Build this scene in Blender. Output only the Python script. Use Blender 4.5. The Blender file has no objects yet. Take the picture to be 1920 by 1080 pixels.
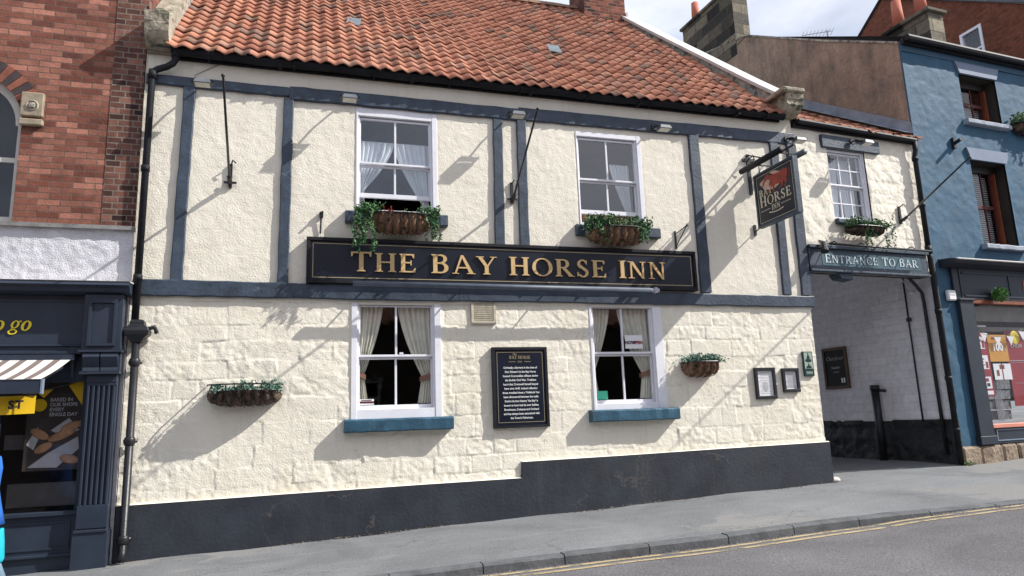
import bpy, math, random
import numpy as np
from mathutils import Matrix, Vector
random.seed(4); RNG = np.random.RandomState(11)
PI = math.pi; R = math.radians
sc = bpy.context.scene; COL = sc.collection
DATA = bpy.data

# ------------------------------------------------------------------ materials
def new_mat(name):
    m = DATA.materials.new(name); m.use_nodes = True
    nt = m.node_tree; nt.nodes.clear()
    out = nt.nodes.new('ShaderNodeOutputMaterial')
    return m, nt, nt.nodes, nt.links, out
def N(nt, t, **kw):
    n = nt.nodes.new(t)
    for k, v in kw.items():
        if k.startswith('_'): setattr(n, k[1:], v)
        else: n.inputs[k.replace('__', ' ')].default_value = v
    return n
def c4(c): return (c[0], c[1], c[2], 1)
def ramp(nt, fac, stops):
    r = nt.nodes.new('ShaderNodeValToRGB'); el = r.color_ramp.elements
    while len(el) < len(stops): el.new(.5)
    for e, (p, c) in zip(el, stops): e.position = p; e.color = c4(c)
    nt.links.new(fac, r.inputs[0]); return r.outputs[0]
def mixc(nt, fac, a, b, mode='MIX'):
    n = nt.nodes.new('ShaderNodeMix'); n.data_type = 'RGBA'; n.blend_type = mode
    for i, v in ((0, fac), (6, a), (7, b)):
        if isinstance(v, (tuple, list)): n.inputs[i].default_value = c4(v)
        elif isinstance(v, (int, float)): n.inputs[i].default_value = v
        else: nt.links.new(v, n.inputs[i])
    return n.outputs[2]
def noise(nt, scale, detail=4, rough=.55, vec=None, dist=0):
    n = N(nt, 'ShaderNodeTexNoise', Scale=scale, Detail=detail, Roughness=rough, Distortion=dist)
    if vec is None:
        tc = nt.nodes.new('ShaderNodeTexCoord'); vec = tc.outputs['Object']
    nt.links.new(vec, n.inputs['Vector']); return n.outputs['Fac']
def mat(name, base, rough=.7, var=.15, vs=3., bump=.3, bs=40., worn=None, ws=6., wt=.62, spec=.4, metal=0., bd=.01, stain=None, streak=None, cracks=None):
    m, nt, ns, L, out = new_mat(name)
    b = N(nt, 'ShaderNodeBsdfPrincipled', Roughness=rough, Metallic=metal)
    b.inputs['Specular IOR Level'].default_value = spec
    n1 = noise(nt, vs, 6)
    lo = tuple(x*(1-var) for x in base); hi = tuple(min(1, x*(1+var)) for x in base)
    col = ramp(nt, n1, [(.3, lo), (.7, hi)])
    if stain:
        n3 = noise(nt, .9, 8, .65, dist=.6)
        f = ramp(nt, n3, [(.5, (0,0,0)), (.75, (1,1,1))])
        col = mixc(nt, f, col, stain)
    if streak:
        tc = ns.new('ShaderNodeTexCoord'); mp = ns.new('ShaderNodeMapping'); mp.inputs['Scale'].default_value = (7, 7, .55); L.new(tc.outputs['Object'], mp.inputs[0])
        f = ramp(nt, noise(nt, 1., 8, .65, mp.outputs[0]), [(.56, (0,0,0)), (.80, (.6,.6,.6))]); col = mixc(nt, f, col, streak)
    if cracks:
        tc = ns.new('ShaderNodeTexCoord'); vo = ns.new('ShaderNodeTexVoronoi'); vo.feature = 'DISTANCE_TO_EDGE'; vo.inputs['Scale'].default_value = cracks[1]
        dn = N(nt, 'ShaderNodeTexNoise', Scale=3., Detail=6.); L.new(tc.outputs['Object'], dn.inputs['Vector']); av = N(nt, 'ShaderNodeVectorMath', _operation='ADD'); L.new(tc.outputs['Object'], av.inputs[0]); L.new(dn.outputs['Color'], av.inputs[1]); L.new(av.outputs[0], vo.inputs['Vector'])
        f = ramp(nt, vo.outputs['Distance'], [(.0, (.7,.7,.7)), (.012, (0,0,0))]); f2 = ramp(nt, noise(nt, 1.1, 4), [(.5, (0,0,0)), (.6, (1,1,1))]); f = mixc(nt, 1., f, f2, 'MULTIPLY'); col = mixc(nt, f, col, cracks[0])
    if worn:
        n2 = noise(nt, ws, 8, .7)
        f = ramp(nt, n2, [(wt, (0,0,0)), (wt+.04, (1,1,1))])
        col = mixc(nt, f, col, worn)
    L.new(col, b.inputs['Base Color'])
    if bump:
        bp = N(nt, 'ShaderNodeBump', Strength=bump, Distance=bd)
        L.new(noise(nt, bs, 5, .6), bp.inputs['Height']); L.new(bp.outputs[0], b.inputs['Normal'])
    L.new(b.outputs[0], out.inputs[0]); return m
def brick_mat(name, c1, c2, mortar, bw, bh, ms=.012, bump=.5, dark=None, vec_axes='XZ', offset=.5, var=.5):
    m, nt, ns, L, out = new_mat(name)
    tc = ns.new('ShaderNodeTexCoord'); sp = ns.new('ShaderNodeSeparateXYZ'); cb = ns.new('ShaderNodeCombineXYZ')
    L.new(tc.outputs['Object'], sp.inputs[0])
    wob = noise(nt, 2.5, 3)
    ad = N(nt, 'ShaderNodeMath', _operation='MULTIPLY_ADD'); ad.inputs[1].default_value = .02
    L.new(wob, ad.inputs[0]); L.new(sp.outputs['XYZ'.index(vec_axes[1])], ad.inputs[2])
    L.new(sp.outputs['XYZ'.index(vec_axes[0])], cb.inputs[0]); L.new(ad.outputs[0], cb.inputs[1])
    br = ns.new('ShaderNodeTexBrick'); L.new(cb.outputs[0], br.inputs['Vector'])
    br.offset = offset
    for k, v in dict(Scale=1., Bias=0.).items(): br.inputs[k].default_value = v
    br.inputs['Mortar Size'].default_value = ms; br.inputs['Mortar Smooth'].default_value = .3
    br.inputs['Brick Width'].default_value = bw; br.inputs['Row Height'].default_value = bh
    br.inputs['Color1'].default_value = (0,0,0,1); br.inputs['Color2'].default_value = (1,1,1,1)
    br.inputs['Mortar'].default_value = (.5,.5,.5,1)
    stops = [(0, c1), (.5, tuple((a+b)/2 for a, b in zip(c1, c2))), (1, c2)]
    if dark: stops = [(0, dark), (.18, c1), (.8, c2), (1, tuple(min(1, x*1.5) for x in c2))]
    col = ramp(nt, br.outputs['Color'], stops)
    col = mixc(nt, br.outputs['Fac'], col, mortar)
    n = noise(nt, 9, 6, .7); g = ramp(nt, n, [(.25, (1-var,)*3), (.75, (1+var*.4,)*3)])
    col = mixc(nt, 1., col, g, 'MULTIPLY')
    n = noise(nt, .8, 5, .6); g = ramp(nt, n, [(.3, (.88,)*3), (.7, (1.06,)*3)])
    col = mixc(nt, 1., col, g, 'MULTIPLY')
    b = N(nt, 'ShaderNodeBsdfPrincipled', Roughness=.9); b.inputs['Specular IOR Level'].default_value = .2
    L.new(col, b.inputs['Base Color'])
    bp = N(nt, 'ShaderNodeBump', Strength=bump, Distance=.012)
    iv = N(nt, 'ShaderNodeMath', _operation='SUBTRACT'); iv.inputs[0].default_value = 1
    L.new(br.outputs['Fac'], iv.inputs[1])
    a2 = N(nt, 'ShaderNodeMath', _operation='MULTIPLY_ADD'); a2.inputs[1].default_value = .6
    L.new(noise(nt, 45, 4), a2.inputs[0]); L.new(iv.outputs[0], a2.inputs[2])
    L.new(a2.outputs[0], bp.inputs['Height']); L.new(bp.outputs[0], b.inputs['Normal'])
    L.new(b.outputs[0], out.inputs[0]); return m
def glass_mat(name, ior=1.8, tint=(.86,.9,.92), wav=.05):
    m, nt, ns, L, out = new_mat(name)
    tr = N(nt, 'ShaderNodeBsdfTransparent', Color=c4(tint)); gl = N(nt, 'ShaderNodeBsdfGlossy', Roughness=.02)
    fr = N(nt, 'ShaderNodeFresnel', IOR=ior); mx = ns.new('ShaderNodeMixShader'); ge = ns.new('ShaderNodeNewGeometry')
    mr = N(nt, 'ShaderNodeMapRange'); mr.inputs['To Min'].default_value = ior; mr.inputs['To Max'].default_value = 1/ior   # the same pane seen from inside
    L.new(ge.outputs['Backfacing'], mr.inputs['Value']); L.new(mr.outputs[0], fr.inputs['IOR'])
    bp = N(nt, 'ShaderNodeBump', Strength=wav, Distance=.02); L.new(noise(nt, 3.5, 2), bp.inputs['Height'])
    L.new(bp.outputs[0], gl.inputs['Normal'])
    L.new(fr.outputs[0], mx.inputs[0]); L.new(tr.outputs[0], mx.inputs[1]); L.new(gl.outputs[0], mx.inputs[2])
    L.new(mx.outputs[0], out.inputs[0]); return m
def island_mat(name, cols, rough=.6, spec=.3, bump=0, bs=60, nvar=.25):
    m, nt, ns, L, out = new_mat(name)
    g = ns.new('ShaderNodeNewGeometry')
    col = ramp(nt, g.outputs['Random Per Island'], [(i/max(1, len(cols)-1), c) for i, c in enumerate(cols)])
    if nvar:
        gg = ramp(nt, noise(nt, 14, 5, .7), [(.3, (1-nvar,)*3), (.7, (1+nvar*.5,)*3)])
        col = mixc(nt, 1., col, gg, 'MULTIPLY')
    b = N(nt, 'ShaderNodeBsdfPrincipled', Roughness=rough); b.inputs['Specular IOR Level'].default_value = spec
    L.new(col, b.inputs['Base Color'])
    if bump:
        bp = N(nt, 'ShaderNodeBump', Strength=bump, Distance=.01); L.new(noise(nt, bs, 4), bp.inputs['Height']); L.new(bp.outputs[0], b.inputs['Normal'])
    L.new(b.outputs[0], out.inputs[0]); return m

M = {}
M['render'] = mat('cream_roughcast', (.80,.755,.645), .88, .04, 2.2, .8, 42, bd=.010, stain=(.75,.70,.59), streak=(.62,.57,.47))
M['stone'] = mat('cream_painted_stone', (.81,.765,.655), .82, .05, 3, .7, 44, worn=(.50,.45,.36), ws=13, wt=.755, bd=.010, stain=(.75,.69,.56), streak=(.60,.54,.43), cracks=((.40,.36,.29), 1.6))
M['linkwall'] = mat('cream_rough_wall', (.78,.735,.63), .85, .07, 3, .7, 18, worn=(.42,.38,.30), ws=6, wt=.76, bd=.02, stain=(.70,.64,.53))
M['timber'] = mat('blue_grey_timber_paint', (.042,.060,.088), .5, .3, 6, .6, 22, worn=(.095,.125,.17), ws=5, wt=.64, spec=.4, cracks=((.015,.018,.025), 2.2))
M['plinth'] = mat('charcoal_plinth_paint', (.024,.029,.040), .6, .3, 2.5, .6, 22, worn=(.085,.085,.085), ws=7, wt=.69, stain=(.038,.043,.052), streak=(.055,.058,.062), cracks=((.10,.09,.08), .7))
M['white'] = mat('white_window_paint', (.78,.78,.83), .45, .05, 6, .2, 30, worn=(.42,.40,.39), ws=10, wt=.735, streak=(.60,.59,.60))
M['teal'] = mat('teal_sill_paint', (.026,.085,.135), .55, .35, 5, .6, 22, worn=(.26,.27,.26), ws=7, wt=.70, stain=(.02,.06,.10))
M['black'] = mat('black_iron', (.012,.013,.016), .4, .3, 8, .2, 60, spec=.5)
M['gutter'] = mat('black_gutter_paint', (.014,.015,.019), .6, .4, 5, .25, 30, worn=(.05,.055,.055), ws=9, wt=.72, spec=.2)
M['signblack'] = mat('gloss_black_sign_board', (.008,.012,.024), .34, .3, 1.2, .03, 4, spec=.35)
M['gold'] = mat('gold_lettering', (.62,.43,.20), .38, .08, 6, .05, 30, spec=.5)
M['goldline'] = mat('gold_line', (.40,.33,.20), .5, .1, 6, 0)
M['sand'] = mat('weathered_sandstone', (.34,.30,.23), .9, .4, 7, .9, 14, worn=(.10,.11,.07), ws=5, wt=.55, bd=.03)
M['parapet'] = mat('lichened_parapet_stone', (.36,.33,.28), .9, .35, 9, 1., 12, worn=(.12,.12,.11), ws=6, wt=.53, bd=.03)
M['lead'] = mat('pale_coping', (.52,.51,.49), .65, .15, 3, .3, 12)
M['leadgrey'] = mat('grey_lead_flashing', (.25,.28,.33), .5, .25, 4, .3, 12)
M['gravelrender'] = mat('white_roughcast_band', (.62,.62,.66), .9, .1, 4, 1., 55, bd=.015)
M['shopblue'] = mat('dark_blue_shopfront_paint', (.027,.037,.058), .4, .14, 4, .10, 20, spec=.4)
M['shopdark'] = mat('near_black_shopfront_paint', (.025,.032,.046), .5, .14, 4, .10, 20, spec=.3)
M['glass'] = glass_mat('window_glass', 1.65, (.93,.95,.96), .06)
M['skyglass'] = glass_mat('old_upper_window_glass', 2.35, (.86,.9,.92), .12)
M['glass2'] = glass_mat('shop_window_glass', 1.42, (.93,.94,.95), .02)
M['curtain'] = mat('cream_curtain', (.85,.82,.72), .9, .1, 8, 0)
M['sheer'] = mat('white_net_curtain', (.88,.89,.92), .9, .05, 8, 0)
M['band'] = mat('brown_tieback', (.30,.15,.10), .8, .1, 9, 0)
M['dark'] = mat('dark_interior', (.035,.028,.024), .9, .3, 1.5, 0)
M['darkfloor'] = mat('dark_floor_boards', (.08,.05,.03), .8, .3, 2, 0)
M['brownblind'] = mat('brown_slatted_blind', (.20,.10,.055), .6, .2, 8, .1)
M['coir'] = mat('brown_coir_liner', (.23,.13,.08), .95, .5, 22, 1., 60, bd=.02, worn=(.05,.035,.025), ws=14, wt=.54)
M['coirdark'] = mat('dark_coir_liner', (.12,.08,.058), .95, .5, 22, 1., 60, bd=.02, worn=(.03,.024,.02), ws=14, wt=.5)
M['leaf'] = island_mat('green_leaves', [(.02,.07,.03), (.04,.13,.05), (.09,.20,.07), (.22,.33,.18)])
M['leafblue'] = island_mat('blue_green_leaves', [(.025,.085,.05), (.05,.17,.10), (.13,.27,.20), (.38,.45,.44)])
M['leafpale'] = island_mat('variegated_leaves', [(.03,.09,.04), (.10,.20,.08), (.42,.42,.24), (.30,.36,.22)])
M['leafball'] = island_mat('topiary_leaves', [(.02,.07,.015), (.05,.16,.03), (.10,.27,.06), (.25,.40,.16)])
M['redflower'] = island_mat('red_geranium', [(.35,.03,.02), (.5,.08,.05), (.3,.12,.06)])
M['soil'] = mat('potting_soil', (.03,.022,.016), .95, .3, 20, .5)
M['brick'] = brick_mat('red_brick', (.21,.075,.052), (.34,.150,.108), (.19,.125,.10), .245, .0795, .007, .8, dark=(.15,.062,.047), var=.4)
M['brickq'] = brick_mat('brown_brick_quoin', (.105,.050,.040), (.19,.088,.066), (.25,.205,.17), .17, .0795, .009, .6, dark=(.05,.028,.026), offset=.35)
M['brickdark'] = mat('dark_arch_brick', (.055,.04,.042), .85, .25, 8, .4, 40)
M['brickred'] = mat('red_arch_brick', (.24,.085,.055), .85, .25, 8, .4, 40)
M['brickchim'] = brick_mat('chimney_brick', (.15,.042,.030), (.25,.085,.055), (.20,.16,.13), .22, .075, .010, .5, dark=(.05,.03,.028))
M['brickchimy'] = brick_mat('chimney_brick_side', (.15,.042,.030), (.25,.085,.055), (.20,.16,.13), .22, .075, .010, .5, dark=(.05,.03,.028), vec_axes='YZ')
M['brickhouse'] = brick_mat('far_house_brick', (.17,.055,.032), (.25,.085,.048), (.16,.085,.06), .23, .08, .010, .4, vec_axes='YZ')
M['blockstone'] = brick_mat('shade_dark_stone_blocks', (.045,.042,.037), (.22,.19,.14), (.09,.08,.065), .55, .30, .014, .6, vec_axes='YZ', dark=(.03,.03,.028))  # chimney stone with the shade of its side faces put into the colour
M['blockstonef'] = brick_mat('sunlit_stone_block_front', (.10,.095,.08), (.34,.30,.22), (.12,.10,.08), .5, .30, .014, .6, vec_axes='XZ')  # same stone in a lighter colour, standing in for light on the front
M['pot'] = mat('terracotta_pot', (.42,.13,.08), .8, .15, 6, .2)
M['blue'] = mat('blue_masonry_paint', (.028,.092,.158), .7, .14, 3.5, .5, 16, worn=(.055,.13,.195), ws=4, wt=.69, bd=.012, stain=(.026,.09,.16))
M['bluelight'] = mat('pale_blue_lintel_paint', (.17,.215,.30), .6, .10, 4, .25, 20)
M['bluedark'] = mat('dark_blue_frieze_paint', (.03,.085,.14), .6, .1, 4, .3, 16)
M['palesill'] = mat('grey_stone_sill', (.30,.34,.40), .75, .15, 6, .4, 20)
M['varnish'] = mat('orange_brown_varnish', (.22,.065,.03), .5, .2, 9, .1, 20)
M['brownrender'] = None
M['oppstone'] = brick_mat('brown_rubble_wall', (.06,.05,.042), (.13,.105,.08), (.09,.075,.06), .5, .24, .02, .5)
M['opptile'] = mat('old_pantiles', (.26,.12,.08), .85, .3, 4, .3, 14)
M['slate'] = mat('grey_slate', (.10,.105,.12), .6, .3, 6, .4, 12)
M['passwall'] = brick_mat('white_washed_wall', (.74,.73,.76), (.80,.79,.82), (.66,.65,.68), .46, .15, .007, .5, vec_axes='YZ', var=.22)
M['passblack'] = mat('black_rubble_wall', (.014,.015,.018), .55, .5, 5, 1., 7, worn=(.06,.05,.042), ws=9, wt=.66, bd=.05)
M['rubble'] = mat('brown_rubble_stone', (.27,.21,.155), .95, .4, 7, 1., 12, bd=.04, worn=(.12,.09,.07), ws=6, wt=.58)
M['aluminium'] = mat('weathered_grey_metal', (.42,.44,.48), .45, .15, 8, .1, 30)
M['darkmetal'] = mat('dull_grey_metal', (.13,.14,.155), .5, .2, 8, .1, 30)
M['paper'] = mat('white_paper', (.78,.78,.80), .7, .03, 8, 0)
M['print'] = mat('grey_print', (.45,.45,.47), .7, .1, 8, 0)
M['letterwhite'] = mat('white_lettering', (.72,.73,.72), .6, .03, 8, 0)
M['lettercream'] = mat('cream_lettering', (.62,.56,.42), .6, .03, 8, 0)
M['letterteal'] = mat('faded_white_lettering', (.55,.63,.66), .6, .12, 10, .1, worn=(.14,.2,.26), ws=12, wt=.62)
M['yellow'] = mat('yellow_lettering', (.80,.62,.03), .5, .03, 8, 0)
M['banner'] = mat('yellow_banner_cloth', (.82,.52,.015), .7, .05, 5, .1, 8)
M['navy'] = mat('navy_print', (.02,.02,.04), .6, .1, 8, 0)
M['orange'] = mat('orange_lettering', (.60,.13,.05), .5, .1, 8, 0)
M['red'] = mat('red_poster', (.27,.013,.02), .5, .1, 3, 0)
M['posteryellow'] = mat('orange_yellow_poster', (.62,.29,.03), .5, .1, 5, 0)
M['salmon'] = mat('salmon_sill_paint', (.62,.24,.17), .5, .1, 6, .1)
M['green'] = mat('dark_green_plate', (.008,.034,.034), .4, .1, 5, 0)
M['mint'] = mat('mint_green_card', (.08,.55,.35), .5, .1, 5, 0)
M['aged'] = mat('pale_green_plate', (.34,.42,.36), .4, .1, 5, 0)
M['awncream'] = mat('cream_awning_cloth', (.62,.59,.54), .8, .05, 6, .1)
M['awnbrown'] = mat('brown_awning_cloth', (.17,.135,.125), .8, .05, 6, .1)
M['loaf'] = mat('baguette_print', (.42,.23,.12), .6, .35, 12, 0)
M['flour'] = mat('linen_print', (.42,.41,.43), .6, .15, 6, 0)
M['choc'] = mat('dark_poster_print', (.05,.04,.036), .4, .3, 5, 0)
M['horse'] = mat('bay_horse_paint', (.30,.035,.02), .5, .35, 14, 0)
M['horsedark'] = mat('dark_mane_paint', (.08,.012,.01), .5, .2, 14, 0)
M['cloud'] = mat('pink_cream_sky_paint', (.52,.36,.28), .5, .3, 9, 0)
M['chalk'] = mat('chalkboard_black', (.012,.012,.012), .7, .2, 3, 0)
M['oldwood'] = mat('brown_wood_frame', (.09,.055,.03), .6, .3, 9, .2)
M['whitepipe'] = mat('pale_grey_pipe', (.30,.34,.40), .5, .2, 5, .1)
M['whitestone'] = mat('white_painted_rock', (.6,.55,.5), .9, .2, 9, .6, 12)
M['cable'] = mat('grey_cable', (.20,.19,.17), .7, .1, 9, 0)
M['skin'] = mat('skin', (.56,.33,.24), .55, .06, 20, 0)
M['hair'] = mat('brown_hair', (.07,.035,.02), .6, .3, 30, .3)
M['coat'] = mat('blue_coat_cloth', (.02,.13,.50), .8, .15, 8, .2)
M['cyan'] = mat('turquoise_cloth', (.01,.42,.52), .7, .1, 8, .2)
M['jeans'] = mat('pale_denim', (.22,.33,.45), .9, .2, 12, .3)
M['shoe'] = mat('black_shoe', (.02,.02,.02), .5, .1, 8, 0)
M['lampglass'] = mat('dusty_lamp_glass', (.62,.60,.52), .4, .1, 9, 0)
M['weed'] = island_mat('weed_leaves', [(.05,.12,.03), (.14,.26,.06)])

def brown_render():
    m, nt, ns, L, out = new_mat('stained_brown_render')
    n1 = noise(nt, .9, 9, .68, dist=.8); col = ramp(nt, n1, [(.28, (.14,.12,.11)), (.42, (.27,.20,.155)), (.58, (.37,.27,.20)), (.76, (.25,.225,.205))])
    tc = ns.new('ShaderNodeTexCoord'); mp = ns.new('ShaderNodeMapping'); mp.inputs['Scale'].default_value = (2.5, 2.5, .6)
    L.new(tc.outputs['Object'], mp.inputs[0])
    n2 = noise(nt, 1.6, 8, .7, mp.outputs[0]); g = ramp(nt, n2, [(.3, (.62,.62,.62)), (.65, (1.12,1.1,1.08))])
    col = mixc(nt, 1., col, g, 'MULTIPLY')
    n3 = noise(nt, 11, 6, .75); g = ramp(nt, n3, [(.3, (.7,.7,.72)), (.7, (1.15,1.15,1.12))]); col = mixc(nt, .8, col, g, 'MULTIPLY')
    b = N(nt, 'ShaderNodeBsdfPrincipled', Roughness=.95); L.new(col, b.inputs['Base Color'])
    bp = N(nt, 'ShaderNodeBump', Strength=.7, Distance=.02); L.new(noise(nt, 20, 6), bp.inputs['Height']); L.new(bp.outputs[0], b.inputs['Normal'])
    L.new(b.outputs[0], out.inputs[0]); return m
M['brownrender'] = brown_render()
def ground_mat(name, base, speck, bs, dark, patch=None, cracks=False):
    m, nt, ns, L, out = new_mat(name)
    n1 = noise(nt, .7, 8, .6, dist=.5)
    col = ramp(nt, n1, [(.3, tuple(x*.74 for x in base)), (.7, tuple(x*1.18 for x in base))])
    n2 = noise(nt, bs, 2, .8); g = ramp(nt, n2, [(.32, (1-speck,)*3), (.68, (1+speck,)*3)]); col = mixc(nt, 1., col, g, 'MULTIPLY')
    n3 = noise(nt, 1.7, 9, .75, dist=1.2); f = ramp(nt, n3, [(.60, (0,0,0)), (.72, (1,1,1))]); col = mixc(nt, f, col, dark)
    if patch:
        n4 = noise(nt, .45, 6, .6); f = ramp(nt, n4, [(.56, (0,0,0)), (.585, (1,1,1))]); col = mixc(nt, f, col, patch)
    if cracks:
        tc = ns.new('ShaderNodeTexCoord'); vo = ns.new('ShaderNodeTexVoronoi'); vo.feature = 'DISTANCE_TO_EDGE'; vo.inputs['Scale'].default_value = .55
        dn = N(nt, 'ShaderNodeTexNoise', Scale=2.2, Detail=8., Roughness=.7); L.new(tc.outputs['Object'], dn.inputs['Vector']); av = N(nt, 'ShaderNodeVectorMath', _operation='ADD'); L.new(tc.outputs['Object'], av.inputs[0]); L.new(dn.outputs['Color'], av.inputs[1]); L.new(av.outputs[0], vo.inputs['Vector'])
        f = ramp(nt, vo.outputs['Distance'], [(.0, (.75,.75,.75)), (.008, (0,0,0))]); f2 = ramp(nt, noise(nt, .8, 4), [(.48, (0,0,0)), (.58, (1,1,1))]); f = mixc(nt, 1., f, f2, 'MULTIPLY'); col = mixc(nt, f, col, (.05,.05,.05))
        v2 = ns.new('ShaderNodeTexVoronoi'); v2.inputs['Scale'].default_value = 3.; L.new(tc.outputs['Object'], v2.inputs['Vector'])
        f = ramp(nt, v2.outputs['Distance'], [(.05, (.6,.6,.6)), (.075, (0,0,0))]); f2 = ramp(nt, noise(nt, 2.3, 3), [(.55, (0,0,0)), (.6, (1,1,1))]); f = mixc(nt, 1., f, f2, 'MULTIPLY'); col = mixc(nt, f, col, (.07,.07,.07))
        mp = ns.new('ShaderNodeMapping'); mp.inputs['Scale'].default_value = (.5, 3.5, 1); L.new(tc.outputs['Object'], mp.inputs[0])
        f = ramp(nt, noise(nt, 1.4, 8, .7, mp.outputs[0]), [(.55, (0,0,0)), (.75, (.7,.7,.7))]); col = mixc(nt, f, col, (.26,.26,.255))
    b = N(nt, 'ShaderNodeBsdfPrincipled', Roughness=.9); b.inputs['Specular IOR Level'].default_value = .3
    L.new(col, b.inputs['Base Color'])
    bp = N(nt, 'ShaderNodeBump', Strength=.8, Distance=.012)
    L.new(noise(nt, bs*.7, 3, .7), bp.inputs['Height']); L.new(bp.outputs[0], b.inputs['Normal'])
    L.new(b.outputs[0], out.inputs[0]); return m
M['pavement'] = ground_mat('worn_grey_pavement', (.175,.182,.19), .22, 60, (.12,.125,.13), patch=(.215,.215,.212), cracks=True)
M['road'] = ground_mat('grey_asphalt', (.135,.132,.140), .42, 55, (.11,.11,.115))
M['kerbstone'] = mat('dark_kerb_stone', (.105,.11,.118), .85, .3, 5, .7, 25, worn=(.2,.2,.2), ws=7, wt=.68)
def yellow_mat():
    m, nt, ns, L, out = new_mat('worn_yellow_line_paint')
    col = ramp(nt, noise(nt, 5, 8, .75), [(.3, (.33,.26,.15)), (.7, (.46,.37,.22))])
    b = N(nt, 'ShaderNodeBsdfPrincipled', Roughness=.85); L.new(col, b.inputs['Base Color'])
    tr = ns.new('ShaderNodeBsdfTransparent'); mx = ns.new('ShaderNodeMixShader')
    f = ramp(nt, noise(nt, 3.2, 10, .8), [(.50, (0,0,0)), (.60, (1,1,1))])
    L.new(f, mx.inputs[0]); L.new(b.outputs[0], mx.inputs[1]); L.new(tr.outputs[0], mx.inputs[2])
    L.new(mx.outputs[0], out.inputs[0]); return m
M['yellowline'] = yellow_mat()
def tile_mat():
    m, nt, ns, L, out = new_mat('clay_pantile')
    at = ns.new('ShaderNodeAttribute'); at.attribute_name = 'tile_random'
    col = ramp(nt, at.outputs['Fac'], [(0, (.30,.125,.08)), (.2, (.40,.165,.105)), (.5, (.46,.20,.128)), (.85, (.52,.24,.155)), (.96, (.42,.23,.16)), (1, (.24,.14,.105))])
    g = ramp(nt, noise(nt, 16, 6, .75), [(.3, (.68,.68,.70)), (.65, (1.1,1.1,1.1))]); col = mixc(nt, .9, col, g, 'MULTIPLY')
    f = ramp(nt, noise(nt, 1.3, 8, .7), [(.5, (0,0,0)), (.8, (.8,.8,.8))]); col = mixc(nt, f, col, (.17,.12,.095))
    b = N(nt, 'ShaderNodeBsdfPrincipled', Roughness=.85); b.inputs['Specular IOR Level'].default_value = .3
    L.new(col, b.inputs['Base Color'])
    bp = N(nt, 'ShaderNodeBump', Strength=.5, Distance=.01); L.new(noise(nt, 50, 4), bp.inputs['Height']); L.new(bp.outputs[0], b.inputs['Normal'])
    L.new(b.outputs[0], out.inputs[0]); return m
M['tile'] = tile_mat()

# ------------------------------------------------------------------ object helpers
FR = Matrix.Identity(4)                      # current building frame (pub: identity; link + blue house: turned 4 degrees)
FR_SIDE = Matrix.Translation((8.1, 0, 0)) @ Matrix.Rotation(R(4), 4, 'Z')
WM = {}
def thing(name, label, cat, loc=(0,0,0), group=None):
    o = DATA.objects.new(name, None); COL.objects.link(o); o.empty_display_size = .1
    Mx = FR @ Matrix.Translation(loc); o.matrix_world = Mx; WM[o.name] = Mx.copy()
    o['label'] = label; o['category'] = cat
    if group: o['group'] = group
    return o
def link_mesh(name, me, mats, parent=None, loc=None, smooth=False, kind=None, bevel=0):
    o = DATA.objects.new(name, me); COL.objects.link(o)
    for m in mats: me.materials.append(m)
    if parent is not None: o.parent = parent; WM[o.name] = WM[parent.name]
    else: WM[o.name] = Matrix.Identity(4)
    if kind: o['kind'] = kind
    if smooth: me.polygons.foreach_set('use_smooth', [True]*len(me.polygons))
    if bevel:
        b = o.modifiers.new('bevel', 'BEVEL'); b.width = bevel; b.segments = 1; b.limit_method = 'ANGLE'
    return o
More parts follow.
